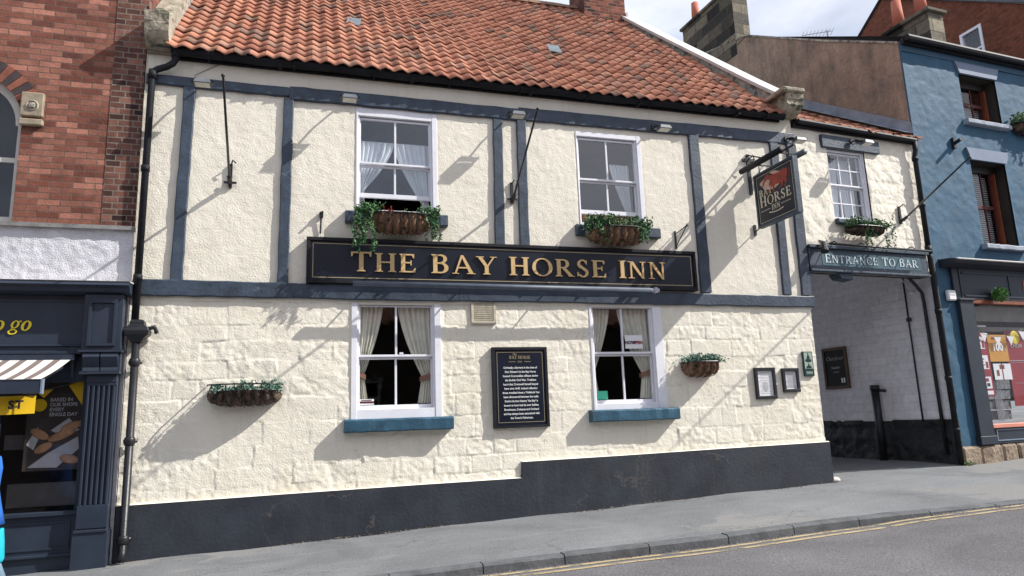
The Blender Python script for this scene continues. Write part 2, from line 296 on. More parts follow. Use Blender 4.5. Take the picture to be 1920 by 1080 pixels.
class MB:
    def __init__(s): s.v = []; s.f = []; s.m = []; s.mi = 0
    def add(s, vs, fs, mi=None):
        n = len(s.v); s.v += [tuple(p) for p in vs]; s.f += [tuple(i+n for i in f) for f in fs]
        s.m += [s.mi if mi is None else mi]*len(fs); return s
    def box(s, x0, x1, y0, y1, z0, z1, mi=None):
        return s.add([(x0,y0,z0),(x1,y0,z0),(x1,y1,z0),(x0,y1,z0),(x0,y0,z1),(x1,y0,z1),(x1,y1,z1),(x0,y1,z1)],
                     [(0,1,5,4),(1,2,6,5),(2,3,7,6),(3,0,4,7),(4,5,6,7),(3,2,1,0)], mi)
    def prism(s, pts, y0, y1, mi=None, axis='Y'):
        """outline in (x,z) pushed from y0 to y1 (axis Y), or in (y,z) pushed in x (axis X), or (x,y) pushed in z"""
        n = len(pts)
        area = sum(pts[i][0]*pts[(i+1)%n][1]-pts[(i+1)%n][0]*pts[i][1] for i in range(n))
        if area < 0: pts = pts[::-1]
        if axis == 'Y': f = lambda p, t: (p[0], t, p[1])
        elif axis == 'X': f = lambda p, t: (t, p[0], p[1])
        else: f = lambda p, t: (p[0], p[1], t)
        vs = [f(p, y0) for p in pts]+[f(p, y1) for p in pts]
        fs = [tuple(range(n)), tuple(range(2*n-1, n-1, -1))]+[(i, n+i, n+(i+1)%n, (i+1)%n) for i in range(n)]
        return s.add(vs, fs, mi)
    def tube(s, pts, r, seg=8, mi=None, cap=True):
        pts = [Vector(p) for p in pts]; rs = r if isinstance(r, (list, tuple)) else [r]*len(pts)
        vs = []; fs = []; prev = None
        for i, p in enumerate(pts):
            d = (pts[min(i+1, len(pts)-1)]-pts[max(i-1, 0)]).normalized()
            if prev is None:
                a = Vector((0,0,1)) if abs(d.z) < .9 else Vector((1,0,0)); u = d.cross(a).normalized()
            else: u = (prev-d*prev.dot(d)).normalized()
            prev = u; w = d.cross(u)
            for k in range(seg):
                t = 2*PI*k/seg; vs.append(p+(u*math.cos(t)+w*math.sin(t))*rs[i])
        for i in range(len(pts)-1):
            for k in range(seg):
                a = i*seg+k; b = i*seg+(k+1)%seg; fs.append((a, b, b+seg, a+seg))
        if cap: fs += [tuple(range(seg))[::-1], tuple(range(len(vs)-seg, len(vs)))]
        return s.add(vs, fs, mi)
    def bar(s, p, q, w, t, mi=None):
        p = Vector(p); q = Vector(q); d = (q-p).normalized(); a = Vector((0,0,1)) if abs(d.z) < .9 else Vector((0,1,0))
        u = d.cross(a).normalized()*w/2; n = d.cross(u.normalized())*t/2
        vs = [p-u-n, p+u-n, p+u+n, p-u+n, q-u-n, q+u-n, q+u+n, q-u+n]
        return s.add(vs, [(0,1,5,4),(1,2,6,5),(2,3,7,6),(3,0,4,7),(4,5,6,7),(3,2,1,0)], mi)
    def ball(s, c, r, nu=14, nv=9, mi=None, sc_=(1,1,1), jit=0):
        vs = []; fs = []
        for i in range(nv+1):
            a = PI*i/nv
            for k in range(nu):
                t = 2*PI*k/nu; j = 1+random.uniform(-jit, jit)
                vs.append((c[0]+r*j*sc_[0]*math.sin(a)*math.cos(t), c[1]+r*j*sc_[1]*math.sin(a)*math.sin(t), c[2]+r*j*sc_[2]*math.cos(a)))
        for i in range(nv):
            for k in range(nu):
                fs.append((i*nu+k, (i+1)*nu+k, (i+1)*nu+(k+1)%nu, i*nu+(k+1)%nu))
        return s.add(vs, fs, mi)
    def leaf(s, c, size, d=None, mi=None):
        c = Vector(c); a = Vector((random.gauss(0,1), random.gauss(0,1), random.gauss(0,1))).normalized()
        if d: a = (a+Vector(d)).normalized()
        b = a.cross(Vector((random.gauss(0,1), random.gauss(0,1), random.gauss(0,1)))).normalized()
        n = a.cross(b)*size*.12
        return s.add([c-a*size*.5, c+b*size*.28+n, c+a*size*.5, c-b*size*.28+n], [(0,1,2),(0,2,3)], mi)
    def mesh(s, name, parent):
        inv = (WM[parent.name] if parent is not None else Matrix.Identity(4)).inverted() @ FR
        me = DATA.meshes.new(name); me.from_pydata([tuple(inv @ Vector(p)) for p in s.v], [], s.f)
        me.polygons.foreach_set('material_index', s.m); me.update(); return me
    def build(s, name, mats, parent=None, smooth=False, kind=None, bevel=0, label=None):
        if not isinstance(mats, (list, tuple)): mats = [mats]
        mats = [M[m] if isinstance(m, str) else m for m in mats]
        o = link_mesh(name, s.mesh(name, parent), mats, parent, None, smooth, kind, bevel)
        if label: o['label'] = label
        return o
def jitter_bar(p0, p1, w, y0, y1, amp=.006, seg=.18):
    """hand-cut timber: a bar from p0 to p1 in (x,z) with wavering edges"""
    mb = MB(); a = Vector((p0[0], p0[1])); b = Vector((p1[0], p1[1])); L_ = (b-a).length; n = max(2, int(L_/seg)); d = (b-a)/L_; q = Vector((-d.y, d.x))
    vs = []; fs = []
    for i in range(n+1):
        c = a+(b-a)*i/n; e0 = random.uniform(-amp, amp); e1 = random.uniform(-amp, amp); yy = y0+random.uniform(-amp, amp)*.5
        l = c-q*(w/2+e0); r = c+q*(w/2+e1)
        vs += [(l.x, yy+.006, l.y), (l.x+q.x*.012, yy, l.y+q.y*.012), (r.x-q.x*.012, yy, r.y-q.y*.012), (r.x, yy+.006, r.y), (r.x, y1, r.y), (l.x, y1, l.y)]
    for i in range(n):
        for k in range(6): fs.append((i*6+k, i*6+(k+1)%6, (i+1)*6+(k+1)%6, (i+1)*6+k))
    fs += [tuple(range(5, -1, -1)), tuple(range(n*6, n*6+6))]
    return mb.add(vs, [f[::-1] for f in fs])

# numpy value noise
def vnoise(x, z, s, seed=0):
    r = np.random.RandomState(seed); T = r.rand(256, 256)
    X = x/s+1000; Z = z/s+1000; i = np.floor(X).astype(int); j = np.floor(Z).astype(int); u = X-i; v = Z-j
    u = u*u*(3-2*u); v = v*v*(3-2*v); i0 = i % 256; i1 = (i+1) % 256; j0 = j % 256; j1 = (j+1) % 256
    return ((T[i0, j0]*(1-u)+T[i1, j0]*u)*(1-v)+(T[i0, j1]*(1-u)+T[i1, j1]*u)*v)*2-1
def axis_pts(a, b, cuts, step):
    c = sorted(set([a, b]+[t for t in cuts if a < t < b])); out = []
    for p, q in zip(c[:-1], c[1:]):
        n = max(1, int(round((q-p)/step))); out += [p+(q-p)*k/n for k in range(n)]
    return np.array(out+[b])
def relief(name, x0, x1, z0, z1, holes, step, hf, material, parent, y=0., clip=None):
    """a wall face as one fine height field with real relief; holes = openings"""
    xs = axis_pts(x0, x1, [h[0] for h in holes]+[h[1] for h in holes], step); zs = axis_pts(z0, z1, [h[2] for h in holes]+[h[3] for h in holes], step)
    X, Z = np.meshgrid(xs, zs); H = hf(X, Z)
    for h in holes:
        dx = np.maximum(np.maximum(h[0]-X, X-h[1]), 0); dz = np.maximum(np.maximum(h[2]-Z, Z-h[3]), 0)
        H = H*np.clip(np.hypot(dx, dz)/.03, 0, 1)
    nx, nz = len(xs), len(zs)
    inv = WM[parent.name].inverted() @ FR
    V = np.stack([X.ravel(), (y-H).ravel(), Z.ravel(), np.ones(nx*nz)], 1) @ np.array(inv).T
    I, J = np.meshgrid(np.arange(nx-1), np.arange(nz-1)); cx = (xs[:-1]+xs[1:])/2; cz = (zs[:-1]+zs[1:])/2
    CX, CZ = np.meshgrid(cx, cz); keep = np.ones(CX.shape, bool)
    for h in holes: keep &= ~((CX > h[0]) & (CX < h[1]) & (CZ > h[2]) & (CZ < h[3]))
    if clip is not None: keep &= clip(CX, CZ)
    a = (J*nx+I)[keep]; F = np.stack([a, a+1, a+nx+1, a+nx], 1)
    me = DATA.meshes.new(name); me.from_pydata(V[:, :3].tolist(), [], F.tolist()); me.update()
    return link_mesh(name, me, [M[material]], parent, smooth=True)
def stones_hf(x0, x1, z0, z1, seed=1, joint=.007, hmin=.19, hmax=.31):
    r = random.Random(seed); rows = []; z = z0
    while z < z1:
        h = r.uniform(hmin, hmax); x = x0-r.uniform(0, .4); row = []
        while x < x1:
            w = r.uniform(.26, .72); row.append((x, x+w, r.uniform(-.002, .003), r.uniform(-.004, .004), r.uniform(-.003, .003), r.random())); x += w
        rows.append((z, z+h, row)); z += h
    def hf(X, Z):
        wx = X+vnoise(X, Z, .35, 5)*.012+vnoise(X, Z, .07, 6)*.008; wz = Z+vnoise(X, Z, .45, 7)*.016+vnoise(X, Z, .07, 8)*.008
        H = np.zeros_like(X)
        for (a, b, row) in rows:
            mz = (wz >= a) & (wz < b)
            for (c, d, off, tx, tz, rr) in row:
                m = mz & (wx >= c) & (wx < d)
                if not m.any(): continue
                e = np.minimum(np.minimum(wx-c, d-wx), np.minimum(wz-a, b-wz))
                fall = np.clip(e/.015, 0, 1); fall = fall*fall*(3-2*fall)
                soft = np.clip(.45+.75*vnoise(X, Z, .5, 21), .08, 1)
                hh = off+tx*(wx-(c+d)/2)/(d-c)*2+tz*(wz-(a+b)/2)/(b-a)*2-(1-fall)*joint*soft
                rough = .0018 if rr > .45 else .0048
                hh = hh+vnoise(X, Z, .05, 31)*rough+vnoise(X, Z, .13, 32)*rough*.8
                H[m] = hh[m]
        return H+.0012*vnoise(X, Z, .03, 33)+.007*vnoise(X, Z, .8, 34)+.0015*vnoise(X, Z, .2, 35)
    return hf
def cast_hf(X, Z):
    n = vnoise(X, Z, .055, 41); m = vnoise(X, Z, .11, 42); k = vnoise(X, Z, .3, 43)
    return .0020*n+.0014*m+.0025*k+.006*vnoise(X, Z, 1.1, 44)+.0028*np.maximum(0, vnoise(X, Z, .045, 45)-.1)

# --------------------------------------------------------------- text
def text_mb(mb, body, size, fn, depth=.004, shear=0., bold=0., align='CENTER', spacing=1., width=1.):
    """built-in font; fn maps (u, v, w) on the sign to a point; w is towards the reader"""
    cu = DATA.curves.new('t', 'FONT'); cu.body = body; cu.size = size; cu.shear = shear; cu.offset = bold; cu.align_x = align; cu.extrude = depth/2; cu.space_character = spacing; cu.resolution_u = 3
    ob = DATA.objects.new('t', cu); COL.objects.link(ob); dg = bpy.context.evaluated_depsgraph_get()
    me = DATA.meshes.new_from_object(ob.evaluated_get(dg))
    mb.add([fn(v.co.x*width, v.co.y, v.co.z+depth/2) for v in me.vertices], [tuple(p.vertices) for p in me.polygons])
    DATA.objects.remove(ob); DATA.curves.remove(cu); DATA.meshes.remove(me)
# own roman capitals, cap height 1: list of convex polygons / strips
def ring(cx, cz, rx, rz, tx, tz, a0, a1, n=18):
    o = []
    pr = None
    for i in range(n+1):
        a = R(a0+(a1-a0)*i/n); c, s_ = math.cos(a), math.sin(a)
        p = ((cx+rx*c, cz+rz*s_), (cx+(rx-tx)*c, cz+(rz-tz)*s_))
        if pr: o.append([pr[0], p[0], p[1], pr[1]])
        pr = p
    return o
def rect(x0, x1, z0, z1): return [[(x0,z0),(x1,z0),(x1,z1),(x0,z1)]]
def stem(x, T=.15, z0=0, z1=1, ser=.075, sh=.05, top=True, bot=True):
    o = rect(x, x+T, z0, z1)
    if bot: o += [[(x-ser, z0), (x+T+ser, z0), (x+T+ser, z0+sh*.55), (x+T, z0+sh*1.6), (x, z0+sh*1.6), (x-ser, z0+sh*.55)]]
    if top: o += [[(x-ser, z1), (x-ser, z1-sh*.55), (x, z1-sh*1.6), (x+T, z1-sh*1.6), (x+T+ser, z1-sh*.55), (x+T+ser, z1)]]
    return o
def glyph(ch):
    T = .158; t = .075
    if ch == 'I': return stem(.09, T), .33
    if ch == 'H': return stem(.09, T)+stem(.60, T)+rect(.2, .65, .48, .48+t), .84
    if ch == 'T': return stem(.32, T, top=False)+rect(.03, .76, 1-t, 1)+[[(.03,1),(.03,.76),(.075,.76),(.12,1-t)], [(.76,1),(.67,1-t),(.715,.76),(.76,.76)]], .79
    if ch == 'E': return stem(.09, T)+rect(.2, .60, 1-t, 1)+rect(.2, .50, .49, .49+t)+rect(.2, .64, 0, t)+[[(.60,1),(.51,1-t),(.565,.78),(.60,.78)], [(.66,.24),(.62,.24),(.54,t),(.64,0)], [(.50,.66),(.465,.66),(.44,.54),(.44,.5),(.465,.38),(.50,.38)]], .70
    if ch == 'B': return stem(.09, T)+rect(.2, .38, 1-t, 1)+rect(.2, .40, .5, .5+t)+rect(.2, .40, 0, t)+ring(.37, .76, .25, .24, .14, t, -90, 90)+ring(.38, .285, .29, .285, .155, t, -90, 90), .73
    if ch == 'R': return stem(.09, T)+rect(.2, .38, 1-t, 1)+rect(.2, .38, .47, .47+t)+ring(.37, .735, .26, .265, .14, t, -90, 90)+[[(.30,.50),(.46,.50),(.82,.0),(.63,.0)], [(.60,.0),(.62,.04),(.86,.04),(.86,0)]], .84
    if ch == 'O': return ring(.47, .5, .44, .52, .145, t*.8, 0, 360, 36), .94
    if ch == 'C': return ring(.47, .5, .44, .52, .145, t*.8, 42, 318, 30)+[[(.78,.98),(.78,.72),(.74,.72),(.70,.9)]], .84
    if ch == 'A': return [[(.36,1.03),(.46,1.03),(.87,.03),(.70,.03)], [(.36,1.03),(.41,.90),(.17,.03),(.10,.03)]]+rect(.23, .64, .30, .30+t)+rect(.0, .27, 0, .04)+rect(.60, .95, 0, .04), .92
    if ch == 'Y': return stem(.33, T, z1=.5, top=False)+[[(.04,.98),(.21,.98),(.48,.45),(.33,.45)], [(.68,.98),(.75,.98),(.48,.45),(.42,.48)]]+rect(-.03, .30, .96, 1)+rect(.56, .84, .96, 1), .79
    if ch == 'N': return rect(.12, .19, 0, 1)+rect(.68, .75, 0, 1)+[[(.10,1),(.26,1),(.76,-.02),(.66,-.02)]]+rect(.02, .29, 0, .04)+rect(.58, .85, .96, 1)+rect(.0, .24, .96, 1), .87
    if ch == 'S':
        return ring(.31, .745, .235, .275, .12, t, 30, 250, 16)+ring(.31, .255, .25, .275, .125, t, -150, 72, 16)+[[(.10,.66),(.22,.70),(.53,.40),(.40,.33)]]+[[(.50,.98),(.50,.74),(.465,.74),(.42,.92)], [(.06,.02),(.06,.28),(.10,.28),(.16,.08)]], .62
    return [], .38
def words(parent, body, h, u0, u1, fn, depth, wf, m):
    out = []; serif(out, body, h, u0, u1, fn, depth, wf)
    for b in out: b.build('word', m, parent)
def serif(mb, body, h, u0, u1, fn, depth=.02, wide_first=1.18):
    """lay the words between u0 and u1, baseline v=0, cap height h"""
    adv = []; x = 0; prev = ' '
    for ch in body:
        g, w = glyph(ch); k = wide_first if (prev == ' ' and ch != ' ') else 1.; adv.append((x, g, k)); x += w*k+.09; prev = ch
    s = (u1-u0)/(x-.09)
    coll = mb if isinstance(mb, list) else None; new = True
    for (x, g, k) in adv:
        if coll is not None:
            if not g: new = True; continue
            if new: mb = MB(); coll.append(mb); new = False
        for j, poly in enumerate(g):
            d = depth+.0004*(j % 7); n = len(poly); P2 = [(u0+(x+p[0]*k)*s, p[1]*h*(1+(k-1)*.75)) for p in poly]
            ar = sum(P2[i][0]*P2[(i+1)%n][1]-P2[(i+1)%n][0]*P2[i][1] for i in range(n))
            if ar < 0: P2 = P2[::-1]
            vs = [fn(p[0], p[1], d) for p in P2]+[fn(p[0], p[1], 0) for p in P2]
            mb.add(vs, [tuple(range(n)), tuple(range(2*n-1, n-1, -1))]+[(i, n+i, n+(i+1)%n, (i+1)%n) for i in range(n)])

# --------------------------------------------------------------- ground
def gz(x, y): return -1.42+.0311*x+.02*y
KERB = [(-70,-2.15),(-8,-2.2),(1.5,-2.28),(3.2,-2.38),(4.05,-2.45),(5.4,-2.42),(6.8,-2.46),(7.5,-2.62),(8.7,-2.72),(12,-3.0),(20,-3.9),(70,-12)]
def kerb_y(x):
    for (a, b), (c, d) in zip(KERB[:-1], KERB[1:]):
        if a <= x <= c: return b+(d-b)*(x-a)/(c-a)
    return KERB[-1][1]
def kerb_h(x): return .095 if x < 6.3 else (.03 if x > 7.6 else .095-.065*(x-6.3)/1.3)
xs = sorted(set([-70,-40,-20,-12]+[round(-8+.35*i, 3) for i in range(80)]+[24,32,45,70]))
mb = MB(); n = len(xs); ys = [.0,.08,.2,.45,1.]
def pav_z(x, y): return gz(x, y)+(.012*math.sin(x*1.7+y*2)+.006*math.sin(x*4.1+1) if y > kerb_y(x)+.15 else 0)
vs = []
for x in xs:
    k = kerb_y(x)
    for t in ys: y = k+(1.2-k)*t; vs.append((x, y, pav_z(x, y)))
    vs.append((x, 60, gz(x, 1.2)))
w = len(ys)+1
mb.add(vs, [(i*w+j, (i+1)*w+j, (i+1)*w+j+1, i*w+j+1) for i in range(n-1) for j in range(w-1)])
mb.build('pavement', 'pavement', smooth=True, kind='structure')
mb = MB(); vs = []
for x in xs:
    k = kerb_y(x)-.02; rz = gz(x, k)-kerb_h(x)
    vs += [(x, 2, rz-.01), (x, k-.05, rz), (x, k-3, rz+.05), (x, k-6.5, rz+.0), (x, -80, rz-.3)]
mb.add(vs, [(i*5+j+1, (i+1)*5+j+1, (i+1)*5+j, i*5+j) for i in range(n-1) for j in range(4)])
mb.build('road', 'road', kind='structure')
mb = MB(); x = -20.
while x < 24:
    l = random.uniform(.82, .98); a, b = x+.006, x+l-.006; vs = []
    for q in (a, b):
        k = kerb_y(q); z = gz(q, k); h = kerb_h(q); j = random.uniform(-.004, .004)
        vs += [(q, k+.01, z-.12), (q, k+.01, z+.004+j), (q, k-.11, z+.002+j), (q, k-.13, z-.018+j), (q, k-.135, z-h-.03)]
    f = [(0,5,6,1),(1,6,7,2),(2,7,8,3),(3,8,9,4),(0,1,2,3,4),(9,8,7,6,5)]
    mb.add(vs, [t[::-1] for t in f]); x += l
mb.build('kerb', 'kerbstone', kind='structure')
for off in (.20, .36):
    mb = MB(); vs = []; q = [t for t in xs if -12 <= t <= 24]
    for x in q:
        k = kerb_y(x)-off+.012*math.sin(x*2.3); z = gz(x, kerb_y(x)-.02)-kerb_h(x)+.004+.05*(off)/3
        vs += [(x, k, z), (x, k-.07, z+.001)]
    mb.add(vs, [(2*i, 2*i+1, 2*i+3, 2*i+2) for i in range(len(q)-1)])
    mb.build('yellow_line', 'yellowline', kind='structure')

# --------------------------------------------------------------- shared builders
def bx(x0, x1, y0, y1, z0, z1): return MB().box(x0, x1, y0, y1, z0, z1)
def curtain(parent, xo, xi, z1, z0, tie, wo, side, material, y=.20, band=True, flare=.06):
    """pleated curtain hanging from z1, gathered at height tie to width wo at the outer edge xo; side +1 = outer edge on the left"""
    mb = MB(); nu, nv = 44, 26; vs = []
    full = abs(xi-xo)
    for j in range(nv+1):
        z = z1+(z0-z1)*j/nv
        if z > tie: t = (z1-z)/(z1-tie); w = full+(wo-full)*(t**1.5)
        else: t = (tie-z)/(tie-z0+1e-6); w = wo+flare*t
        for i in range(nu+1):
            u = i/nu; x = xo+side*w*u
            vs.append((x, y+.026*math.sin(u*2*PI*6.5+.6*math.sin(z*4))*(1 if z > tie else .8)+.012*math.sin(u*31), z))
    mb.add(vs, [(j*(nu+1)+i, (j+1)*(nu+1)+i, (j+1)*(nu+1)+i+1, j*(nu+1)+i+1) for j in range(nv) for i in range(nu)])
    mb.build('curtain', material, parent, smooth=True)
    if band:
        b = MB(); vs = []
        a, c = xo-side*.01, xo+side*(wo+.025)
        b.add([(a, y-.045, tie+.0), (c, y-.045, tie-.07), (c, y-.045, tie+.0), (a, y-.045, tie+.07), (a, y+.03, tie), (c, y+.03, tie-.07), (c, y+.03, tie), (a, y+.03, tie+.07)],
              [(0,1,2,3),(7,6,5,4),(0,4,5,1),(1,5,6,2),(2,6,7,3),(3,7,4,0)])
        b.build('curtain_tieback', 'band', parent)
def sash_window(root, x0, x1, z0, z1, gx0, gx1, gz0, meet, gz1, open_=0., cols=2, rows=1, mname='white', y=0.0, bar=.028, glass='glass', reveal='render', foot=True, label=None, proud=.012):
    """box sash window: frame is the part; sashes, panes are its sub-parts"""
    w = MB(); yb = y+.17
    w.box(x0, gx0-.045, y-proud, yb, z0, z1); w.box(gx1+.045, x1, y-proud, yb, z0, z1)
    w.box(gx0-.045, gx1+.045, y-proud+.003, yb, gz1+.045, z1)
    w.box(gx0-.045, gx1+.045, y-.005, yb, z0, max(z0+.055, gz0-.055) if open_ < .01 else z0+.055)
    # staff beads
    w.box(gx0-.045, gx0-.02, y+.012, y+.05, z0+.055, gz1+.045); w.box(gx1+.02, gx1+.045, y+.012, y+.05, z0+.055, gz1+.045)
    fr = w.build('window', mname, root, bevel=.004, label=label)
    def sash(za, zb, ys, low):
        s = MB(); sw = .042
        bot = .062 if low else .03
        s.box(gx0-sw, gx0, ys, ys+.04, za-bot, zb+.03); s.box(gx1, gx1+sw, ys, ys+.04, za-bot, zb+.03)
        s.box(gx0, gx1, ys-.002, ys+.038, za-bot, za); s.box(gx0, gx1, ys-.002, ys+.038, zb, zb+.03)
        for i in range(1, cols):
            c = gx0+(gx1-gx0)*i/cols; s.box(c-bar/2, c+bar/2, ys+.002, ys+.034, za, zb)
        for i in range(1, rows):
            c = za+(zb-za)*i/rows
            for k in range(cols):
                a = gx0+(gx1-gx0)*k/cols+(bar/2 if k else 0); b = gx0+(gx1-gx0)*(k+1)/cols-(bar/2 if k < cols-1 else 0)
                s.box(a, b, ys+.003, ys+.033, c-bar/2, c+bar/2)
        s.build('sash', mname, fr, bevel=.003)
        g = MB(); g.add([(gx0-.005, ys+.02, za-.005), (gx1+.005, ys+.02, za-.005), (gx1+.005, ys+.02, zb+.005), (gx0-.005, ys+.02, zb+.005)], [(0,1,2,3)])
        g.build('window_pane', glass, fr)
    lo = gz0+open_
    sash(meet+.03, gz1, y+.035, False)
    sash(lo, (meet-.03) if open_ < .01 or True else meet, y+.080, True)
    return fr
def basket(name, label, x0, x1, ztop, zbot, dep, liner, plants, parts_n, group, y=0., rim=.0, nbars=None, fol='leaf'):
    t = thing(name, label, 'planter', ((x0+x1)/2, y, zbot), group)
    mb = MB(); nu, nv = 60, 10; vs = []; cx = (x0+x1)/2; hx = (x1-x0)/2
    nb = nbars or max(5, int((x1-x0)/.11))
    for i in range(nu+1):
        u = -1+2*i/nu; e = (1-abs(u)**3.2)**(1/3.2) if abs(u) < 1 else 0
        bul = .86+.14*abs(math.sin((u+1)/2*nb*PI))
        for j in range(nv+1):
            a = PI/2*j/nv
            xx = cx+u*hx*(1-.13*(1-math.cos(PI/2-a))*1.0*abs(u))
            yy = y-.01-dep*max(.12, e)*math.cos(a)**.6*(bul if j else 1)
            zz = ztop-(ztop-zbot)*math.sin(a)*max(.25, e)*(bul if j else 1)
            j_ = random.uniform(-.004, .004)
            vs.append((xx, yy+j_, zz+j_))
    mb.add(vs, [(i*(nv+1)+j, i*(nv+1)+j+1, (i+1)*(nv+1)+j+1, (i+1)*(nv+1)+j) for i in range(nu) for j in range(nv)])
    # soil cap
    n0 = len(mb.v)
    mb.add([vs[i*(nv+1)] for i in range(nu+1)]+[(cx+(-1+2*i/nu)*hx, y+.0, ztop) for i in range(nu+1)], [(i, i+1, nu+1+i+1, nu+1+i) for i in range(nu)], 1)
    mb.build('liner', [liner, 'soil'], t, smooth=True)
    ir = MB()
    for i in range(nb+1):
        u = -.97+1.94*i/nb; e = (1-abs(u)**3.2)**(1/3.2); pts = []
        for j in range(9):
            a = PI/2*j/8; pts.append((cx+u*hx*(1-.13*(1-math.cos(PI/2-a))*abs(u)), y-.012-(dep+.006)*max(.12, e)*math.cos(a)**.6, ztop+rim-(ztop+rim-zbot+.006)*math.sin(a)*max(.3, e)))
        ir.tube(pts, .006, 5)
    def rimpts(z, k): return [(cx+u*hx*1.005, y-.012-(dep+.008)*max(.0, (1-abs(u)**3.2))**(1/3.2)*k, z) for u in [-1+2*i/30 for i in range(31)]]
    ir.tube(rimpts(ztop+rim, 1.), .010, 6); 
    if rim > .02: ir.tube(rimpts(ztop+.002, 1.), .006, 6)
    ir.build('iron_frame', 'black', t)
    for (kind, n, xa, xb, h, size, drop) in plants:
        p = MB(); matn = {'sprigs': 'leafblue', 'red_flowers': 'redflower', 'pale_sprigs': 'leafpale', 'pale_blooms': 'leafpale', 'foliage': fol}.get(kind, 'leaf')
        for _ in range(n):
            x = random.uniform(xa, xb)
            if drop:
                # trailing strands
                px, py, pz = x, y-random.uniform(.55, 1.)*dep, ztop+random.uniform(0, .05); L_ = random.uniform(.35, 1)*drop
                st = int(L_/.022); sx = random.uniform(-.10, .10)
                for s_ in range(st):
                    f = s_/max(1, st); bx_ = px+sx*f+.02*math.sin(f*9+x*40); bz = pz+.05*math.sin(min(1, f*4)*PI)-L_*f; by = py-.05*min(1, f*5)
                    for _k in range(2): p.leaf((bx_+random.gauss(0, .013), by+random.gauss(0, .012), bz+random.gauss(0, .01)), size*random.uniform(.7, 1.25), mi=0)
            else:
                stx, sty = x, y-random.uniform(.1, .95)*dep; hh = h*random.uniform(.35, 1)
                lx, ly = random.gauss(0, .03), random.gauss(-.015, .03)
                for s_ in range(5):
                    f = (s_+1)/5; p.leaf((stx+lx*f+random.gauss(0, .012), sty+ly*f+random.gauss(0, .012), ztop-.01+hh*f+random.gauss(0, .008)), size*random.uniform(.6, 1.3), (0, 0, .5), 0)
        p.build(kind, matn, t)
    return t
def floodlight(x, z, label, group, y=0., yaw=0.):
    t = thing('floodlight', label, 'floodlight', (x, y, z), group)
    arm = MB(); arm.box(x-.045, x+.045, y-.075, y-.042, z+.08, z+.17); arm.tube([(x, y-.07, z+.13), (x, y-.20, z+.10), (x, y-.27, z+.03)], .014, 6)
    arm.bar((x-.125, y-.28, z+.02), (x-.125, y-.40, z-.01), .02, .03); arm.bar((x+.125, y-.28, z+.02), (x+.125, y-.40, z-.01), .02, .03); arm.bar((x-.135, y-.28, z+.02), (x+.135, y-.28, z+.02), .03, .02)
    arm.build('bracket', 'black', t)
    h = MB(); a = R(-4); ca, sa = math.cos(a), math.sin(a)
    def tr(dx, dy, dz): return (x+dx, y-.36+dy*ca-dz*sa, z-.01+dy*sa+dz*ca)
    W_, D_ = .105, .075
    vs = [tr(-W_, -D_, -.035), tr(W_, -D_, -.035), tr(W_, D_, -.035), tr(-W_, D_, -.035), tr(-W_*.8, -D_*.75, .03), tr(W_*.8, -D_*.75, .03), tr(W_*.8, D_*.75, .03), tr(-W_*.8, D_*.75, .03)]
    h.add(vs, [(0,1,5,4),(1,2,6,5),(2,3,7,6),(3,0,4,7),(4,5,6,7),(3,2,1,0)])
    for i in range(5): q = -.07+.035*i; h.add([tr(q-.004, -.05, .028), tr(q+.004, -.05, .028), tr(q+.004, .05, .028), tr(q-.004, .05, .028), tr(q-.004, -.04, .05), tr(q+.004, -.04, .05), tr(q+.004, .04, .05), tr(q-.004, .04, .05)], [(0,1,5,4),(1,2,6,5),(2,3,7,6),(3,0,4,7),(4,5,6,7)])
    h.build('lamp_housing', 'darkmetal', t, bevel=.004)
    g = MB(); g.add([tr(-W_*.85, -D_*.82, -.038), tr(W_*.85, -D_*.82, -.038), tr(W_*.85, D_*.82, -.038), tr(-W_*.85, D_*.82, -.038)], [(3,2,1,0)])
    g.build('lamp_glass', 'lampglass', t)
    return t
def flat(u0, u1, v0, v1, fn, w): return [fn(u0, v0, w), fn(u1, v0, w), fn(u1, v1, w), fn(u0, v1, w)]
def tile_roof(name, parent, xa, xb, y0, z0, slope, rows, tw, course, clip, seed=2, amp=.030, yz_jit=.006, over=.02):
    """pantiles: each course a waved strip stepping down over the one below"""
    r = random.Random(seed); V = []; F = []; A = []
    dy, dz = math.cos(slope), math.sin(slope); seg = 8
    for c in range(rows):
        x = xa
        while x < xb-.01:
            s0 = c*course-over; s1 = s0+course+.05
            if clip(x+tw/2, (s0+course/2)*dy):
                slip = -.05 if r.random() < .012 else 0; hgt = r.uniform(-yz_jit, yz_jit); tl = r.uniform(-yz_jit, yz_jit); base = len(V); sl = r.uniform(-.012, .012)+slip
                for (s, up) in ((s0+sl, .030), (s1+sl, .002)):
                    for i in range(seg+1):
                        u = i/seg; ph = 2*PI*u
                        wv = amp*(-math.cos(ph)) if True else 0
                        wv = amp*(1.35*abs(math.cos(PI*u))**1.5-.9)      # narrow roll, wide pan
                        n = wv+up+hgt+tl*u
                        n += .014*math.sin(x*.85+1)*math.sin(s*.75)+.008*math.sin(x*2.3+s*1.1); V.append((x+tw*1.02*u, y0+s*dy-n*dz, z0+s*dz+n*dy))
                for i in range(seg): F.append((base+i, base+i+1, base+seg+2+i, base+seg+1+i))
                # front edge thickness
                b2 = len(V)
                for i in range(seg+1):
                    px, py, pz = V[base+i]; V.append((px, py+.013*dz+.004, pz-.016*dy))
                for i in range(seg): F.append((b2+i, b2+i+1, base+i+1, base+i))
                rv = r.random(); rv = rv if r.random() > .06 else 1.
                A += [rv]*(seg*2)
            x += tw
    inv = WM[parent.name].inverted() @ FR
    me = DATA.meshes.new(name); me.from_pydata([tuple(inv @ Vector(p)) for p in V], [], F); me.update()
    at = me.attributes.new('tile_random', 'FLOAT', 'FACE'); at.data.foreach_set('value', A)
    o = link_mesh(name, me, [M['tile']], parent, smooth=True); return o

